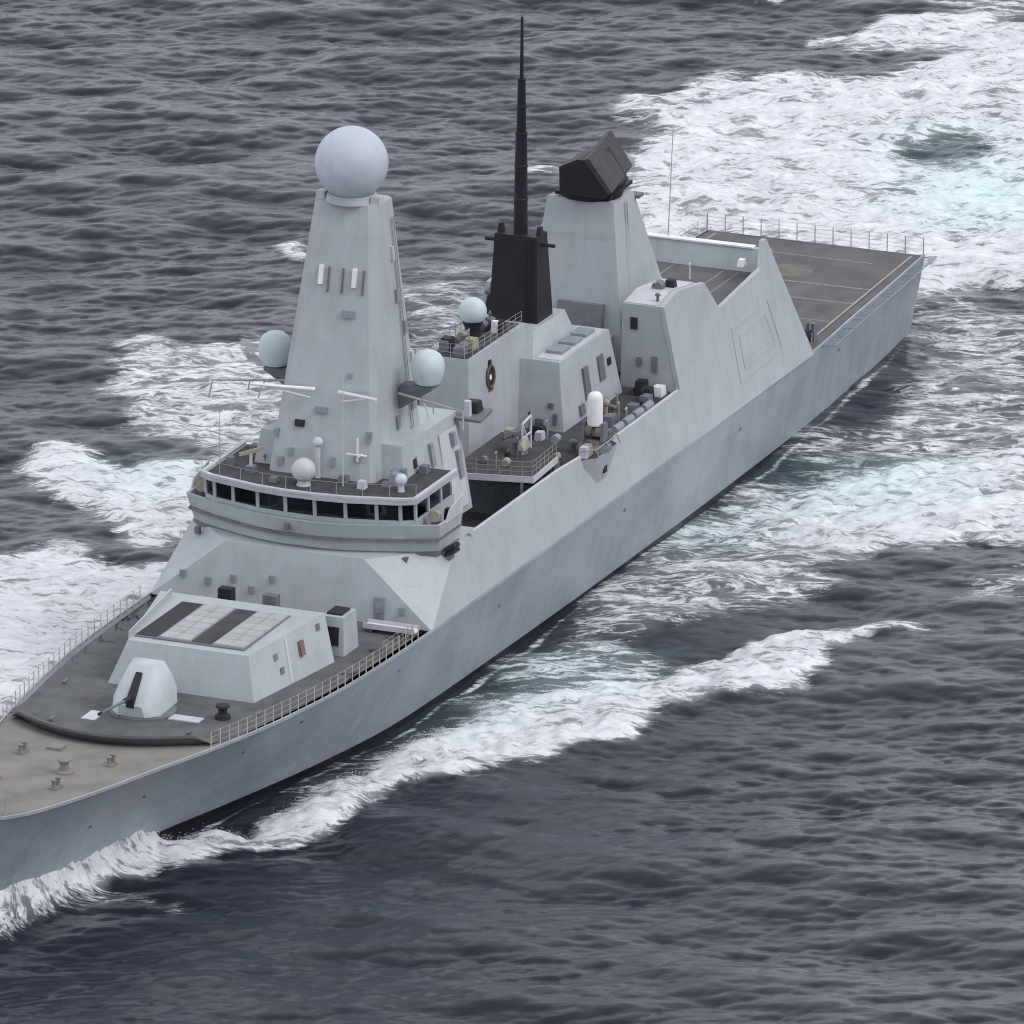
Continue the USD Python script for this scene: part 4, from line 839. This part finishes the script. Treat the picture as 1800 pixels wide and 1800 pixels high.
# a few whitecaps far from the ship
body = on_grid(foam_g, 1.0); soft = on_grid(foam_g, 3.0)
calm = 1 - 0.72 * np.exp(-np.clip(dist_hull, 0, None) / 3.0)
lump = meshkit.fbm(np.stack([SX / 2.2, SY / 2.2, 0 * SX], -1), 3, 31) - .5
lump2 = meshkit.fbm(np.stack([SX / .7, SY / .7, 0 * SX], -1), 2, 33) - .5
crest = np.clip(foam - soft, 0, 1)                   # outer rims of the wake stand up
gust = np.clip(1 + 3.2 * (meshkit.fbm(np.stack([SX / 17, SY / 17, 0 * SX], -1), 3, 41) - .5), .25, 1.9)
sea_state = np.interp(Vv, [-90, -40, 40, 120], [1.0, 1.0, .8, .62])
Z = near * calm * (h1 + (h2 * (1 - .3 * body) + h3) * gust * sea_state) + near * (0.30 * body + 0.75 * crest * body + (1.0 * lump + 0.45 * lump2) * body * np.clip(dist_hull / 1.5, .15, 1))
# bow wave: water thrown up against the stem, then a trough along the forward waterline
wl = np.interp(SX, WLX, WLY, left=0, right=0)
bw = 1 / (1 + np.exp(-(SX - 54.5) / .35)) / (1 + np.exp((SX - 76.5) / 1.2)) * np.exp(-(np.clip(np.abs(SY) - wl, 0, None) / 1.35) ** 2)
Z += bw * (np.interp(SX, [54, 60, 66, 71, 77], [1.05, 1.35, 2.2, 4.1, 5.0]) + 1.6 * lump + .9 * lump2)
Z -= .12 * near * np.exp(-(np.clip(dist_hull, 0, None) / 2.2) ** 2) / (1 + np.exp((SX - 53.5) / .4)) / (1 + np.exp(-(SX - 8) / 8))
Z += .5 * near * np.exp(-(np.clip(dist_hull, 0, None) / 3.0) ** 2) / (1 + np.exp((SX + 40) / 4))
foam = np.maximum(foam, np.clip(bw * 1.6, 0, .95)); white_extra = bw
lean = -LEAN * ((h2 + h3) * sea_state * gust + .5 * h1) * calm      # crests lean downwind, towards the camera: short steep faces, long gentle backs
X = SX + near * (a1 + .6 * (a2 + a3) + lean * VX); Y = SY + near * (b1 + .6 * (b2 + b3) + lean * VY)
nu, nv = len(gu), len(gv)
P = np.stack([X, Y, Z], -1).reshape(-1, 3)
# normals of the whole field, so that water and foam meet without a seam
du = np.gradient(np.stack([X, Y, Z], -1), axis=0); dv = np.gradient(np.stack([X, Y, Z], -1), axis=1)
NRM = np.cross(du, dv); NRM *= np.sign(NRM[..., 2:3] + 1e-12); NRM /= np.linalg.norm(NRM, axis=-1, keepdims=True); NRM = NRM.reshape(-1, 3)
ii = np.arange(nu * nv).reshape(nu, nv)
q = np.stack([ii[:-1, :-1], ii[1:, :-1], ii[1:, 1:], ii[:-1, 1:]], -1).reshape(-1, 4)

sea = usdkit.material(stage, '/World/Looks/sea_water', {
    'g': ('geometry', {}),
    'af': ('attribute', {'attribute': 'foam'}), 'aa': ('attribute', {'attribute': 'aqua'}),
    'rot': ('mapping', {'rotation': (0, 0, -VIEW), 'scale': (1, 1, 1)}),
    'st': ('mapping', {'scale': (1.5, 0.5, 1.0)}),
    'n1': ('noise_texture', {'scale': 0.42, 'detail': 8.0, 'roughness': 0.72, 'distortion': 0.6}),
    'n2': ('noise_texture', {'scale': 1.9, 'detail': 5.0, 'roughness': 0.7, 'distortion': 0.8}),
    'na': ('math', {'math_type': 'multiply_add', 'value2': 0.62, 'value3': 0.0}),
    'nb': ('math', {'math_type': 'multiply_add', 'value2': 0.38}),
    'mf': ('math', {'math_type': 'multiply_add', 'value2': 3.4, 'value3': -1.70}),
    'mg': ('math', {'math_type': 'add'}),
    'n3': ('noise_texture', {'scale': 0.30, 'detail': 6.0, 'roughness': 0.62, 'distortion': 1.6}),
    'ra': ('math', {'math_type': 'subtract', 'value2': 0.5}), 'rb': ('math', {'math_type': 'absolute'}),
    'rc': ('map_range', {'range_type': 'smoothstep', 'from_min': 0.0, 'from_max': 0.14, 'to_min': 0.42, 'to_max': -0.20, 'clamp': True}),
    'mh': ('math', {'math_type': 'add'}),
    'film': ('map_range', {'range_type': 'smoothstep', 'from_min': 0.05, 'from_max': 0.95, 'to_min': 0.0, 'to_max': 0.38, 'clamp': True}),
    'mx': ('math', {'math_type': 'maximum'}),
    'mr': ('map_range', {'range_type': 'smoothstep', 'from_min': 0.34, 'from_max': 1.16, 'to_min': 0.0, 'to_max': 1.0, 'clamp': True}),
    'gate': ('map_range', {'range_type': 'smoothstep', 'from_min': 0.03, 'from_max': 0.2, 'to_min': 0.0, 'to_max': 1.0, 'clamp': True}),
    'fac': ('math', {'math_type': 'multiply', 'use_clamp': True}),
    # water body
    'wc': ('mix', {'color1': WATER_COL, 'color2': (0.10, 0.21, 0.225)}),
    'w': ('principled_bsdf', {'roughness': 0.07, 'ior': 1.33, 'specular_ior_level': 0.5}),
    'bn': ('noise_texture', {'scale': 0.9, 'detail': 7.0, 'roughness': 0.66, 'distortion': 0.5}),
    'b': ('bump', {'strength': 1.0, 'distance': RIPPLE}),
    # foam
    'fr': ('rgb_ramp', {'ramp': [(0.25, (0.36, 0.38, 0.42)), (0.62, (0.72, 0.73, 0.76))]}),
    'fc': ('mix', {'color2': (0.55, 0.74, 0.76)}),
    'f': ('principled_bsdf', {'roughness': 0.75, 'specular_ior_level': 0.15}),
    'fb': ('bump', {'strength': 0.8, 'distance': 0.35}),
    'mix': ('mix_closure', {}),
    'aq': ('math', {'math_type': 'multiply', 'value2': 0.62}),
    'aq2': ('math', {'math_type': 'multiply', 'value2': 0.4}),
}, [('g.position', 'rot.vector'), ('rot.vector', 'st.vector'), ('st.vector', 'n1.vector'), ('st.vector', 'n2.vector'),
    ('n1.fac', 'na.value1'), ('n2.fac', 'nb.value1'), ('na.value', 'nb.value3'), ('nb.value', 'mf.value1'), ('mf.value', 'mg.value1'), ('af.fac', 'mg.value2'),
    ('st.vector', 'n3.vector'), ('n3.fac', 'ra.value1'), ('ra.value', 'rb.value1'), ('rb.value', 'rc.value'), ('rc.result', 'mh.value1'), ('mg.value', 'mh.value2'), ('mh.value', 'mr.value'), ('mr.result', 'mx.value1'), ('af.fac', 'film.value'), ('film.result', 'mx.value2'), ('af.fac', 'gate.value'), ('mx.value', 'fac.value1'), ('gate.result', 'fac.value2'),
    ('aa.fac', 'aq2.value1'), ('aq2.value', 'wc.fac'), ('wc.color', 'w.base_color'), ('st.vector', 'bn.vector'), ('bn.fac', 'b.height'), ('b.normal', 'w.normal'),
    ('nb.value', 'fr.fac'), ('fr.color', 'fc.color1'), ('aa.fac', 'aq.value1'), ('aq.value', 'fc.fac'), ('fc.color', 'f.base_color'), ('nb.value', 'fb.height'), ('fb.normal', 'f.normal'),
    ('fac.value', 'mix.fac'), ('w.BSDF', 'mix.closure1'), ('f.BSDF', 'mix.closure2')], surface='mix.closure')

def sea_piece(name, sel, **kw):
    f = q[sel]; used = np.unique(f); back = np.zeros(nu * nv, np.int64); back[used] = np.arange(len(used))
    m = UsdGeom.Mesh.Define(stage, '/World/' + numbered('/World', name))
    m.CreatePointsAttr(Vt.Vec3fArray.FromNumpy(P[used].astype(np.float32)))
    m.CreateFaceVertexCountsAttr(Vt.IntArray.FromNumpy(np.full(len(f), 4, np.int32)))
    m.CreateFaceVertexIndicesAttr(Vt.IntArray.FromNumpy(back[f].astype(np.int32).ravel()))
    m.CreateSubdivisionSchemeAttr('none')
    m.CreateNormalsAttr(Vt.Vec3fArray.FromNumpy(NRM[used].astype(np.float32))); m.SetNormalsInterpolation('vertex')
    for k, arr in (('foam', foam), ('aqua', aqua)):
        UsdGeom.PrimvarsAPI(m).CreatePrimvar(k, Sdf.ValueTypeNames.FloatArray, 'vertex').Set(Vt.FloatArray.FromNumpy(arr.reshape(-1)[used].astype(np.float32)))
    UsdShade.MaterialBindingAPI.Apply(m.GetPrim()).Bind(sea)
    return props(m.GetPrim(), **kw)

cx, cy = SX.reshape(-1)[q].mean(1), SY.reshape(-1)[q].mean(1)
mass = gaussian_filter(foam_g, 0.8 / GS)
cmass = map_coordinates(mass, np.stack([(cx - G0) / GS, (cy - H0) / GS]), order=1, mode='constant')
white = cmass > 0.30
port = cy > 0
stern = ((cx < -70) | ((cx < -57.5) & ~port)) & white
inner_x = [-12, -3.8, 1, 8.5, 10.9, 16, 21.3, 27.9, 35, 44.3, 54]
inner_y = [29.5, 26.0, 23.5, 20.5, 18.0, 14.1, 11.1, 9.6, 8.4, 7.3, 0.2]
bowp = white & port & ~stern & (cx > -13) & (cx <= 54) & (cy > np.interp(cx, inner_x, inner_y))
bowp |= white & (cx > 54) & (cy > -4.8)
side = white & port & ~stern & ~bowp
stbd = white & ~port & ~stern & ~bowp
s_a = stbd & (cx > -2.2); s_b = stbd & ~s_a & (cx > -25.5 - 0.25 * (cy + 24)); s_c = stbd & ~s_a & ~s_b
sea_piece('sea', ~(bowp | side | stern | stbd), label='dark grey choppy open sea around the moving warship', kind='structure')
sea_piece('bow_wave_foam', bowp, label='bright white breaking bow wave along the near side of the hull', cat='wave foam', kind='stuff')
sea_piece('side_wake_foam', side, label='streaky white wake foam between near hull side and dark water', cat='wake foam', kind='stuff')
sea_piece('stern_wake_foam', stern, label='broad churned white wake trailing behind the flight deck', cat='wake foam', kind='stuff')
sea_piece('breaking_wave_foam', s_a, label='dense white breaking wave beyond the gun and foredeck rail', cat='wave foam', kind='stuff')
sea_piece('breaking_wave_foam', s_b, label='white breaking wave reaching left from the bridge windows', cat='wave foam', kind='stuff')
sea_piece('breaking_wave_foam', s_c, label='speckled white foam patch left of the tall radar tower', cat='wave foam', kind='stuff')

# droplets thrown up along the breaking rims
r_s = np.random.default_rng(77)
flatP = P; ff = foam.reshape(-1); cr_w = (crest * body).reshape(-1) + 1.6 * white_extra.reshape(-1) * (ff > .3)
cand = np.where((cr_w > .12) & (SX.reshape(-1) > 12) & (SY.reshape(-1) > -3))[0]
pick = r_s.choice(cand, 9000, p=cr_w[cand] / cr_w[cand].sum())
cpos = flatP[pick] + np.stack([r_s.normal(0, .25, 9000), r_s.normal(0, .25, 9000), .03 + np.abs(r_s.normal(0, .28, 9000)) * (1 + 1.2 * white_extra.reshape(-1)[pick])], 1)
rad_ = r_s.uniform(.012, .04, 9000)
octa_v = np.array([[1, 0, 0], [-1, 0, 0], [0, 1, 0], [0, -1, 0], [0, 0, 1], [0, 0, -1.0]])
octa_f = np.array([[0, 2, 4], [2, 1, 4], [1, 3, 4], [3, 0, 4], [2, 0, 5], [1, 2, 5], [3, 1, 5], [0, 3, 5]])
SV = (cpos[:, None, :] + octa_v[None] * rad_[:, None, None]).reshape(-1, 3)
SF = (octa_f[None] + 6 * np.arange(9000)[:, None, None]).reshape(-1, 3)
obj('sea_spray', trimesh.Trimesh(SV, SF, process=False), 'spray', None, label='fine white spray flying above the breaking wake rims', cat='spray', kind='stuff')
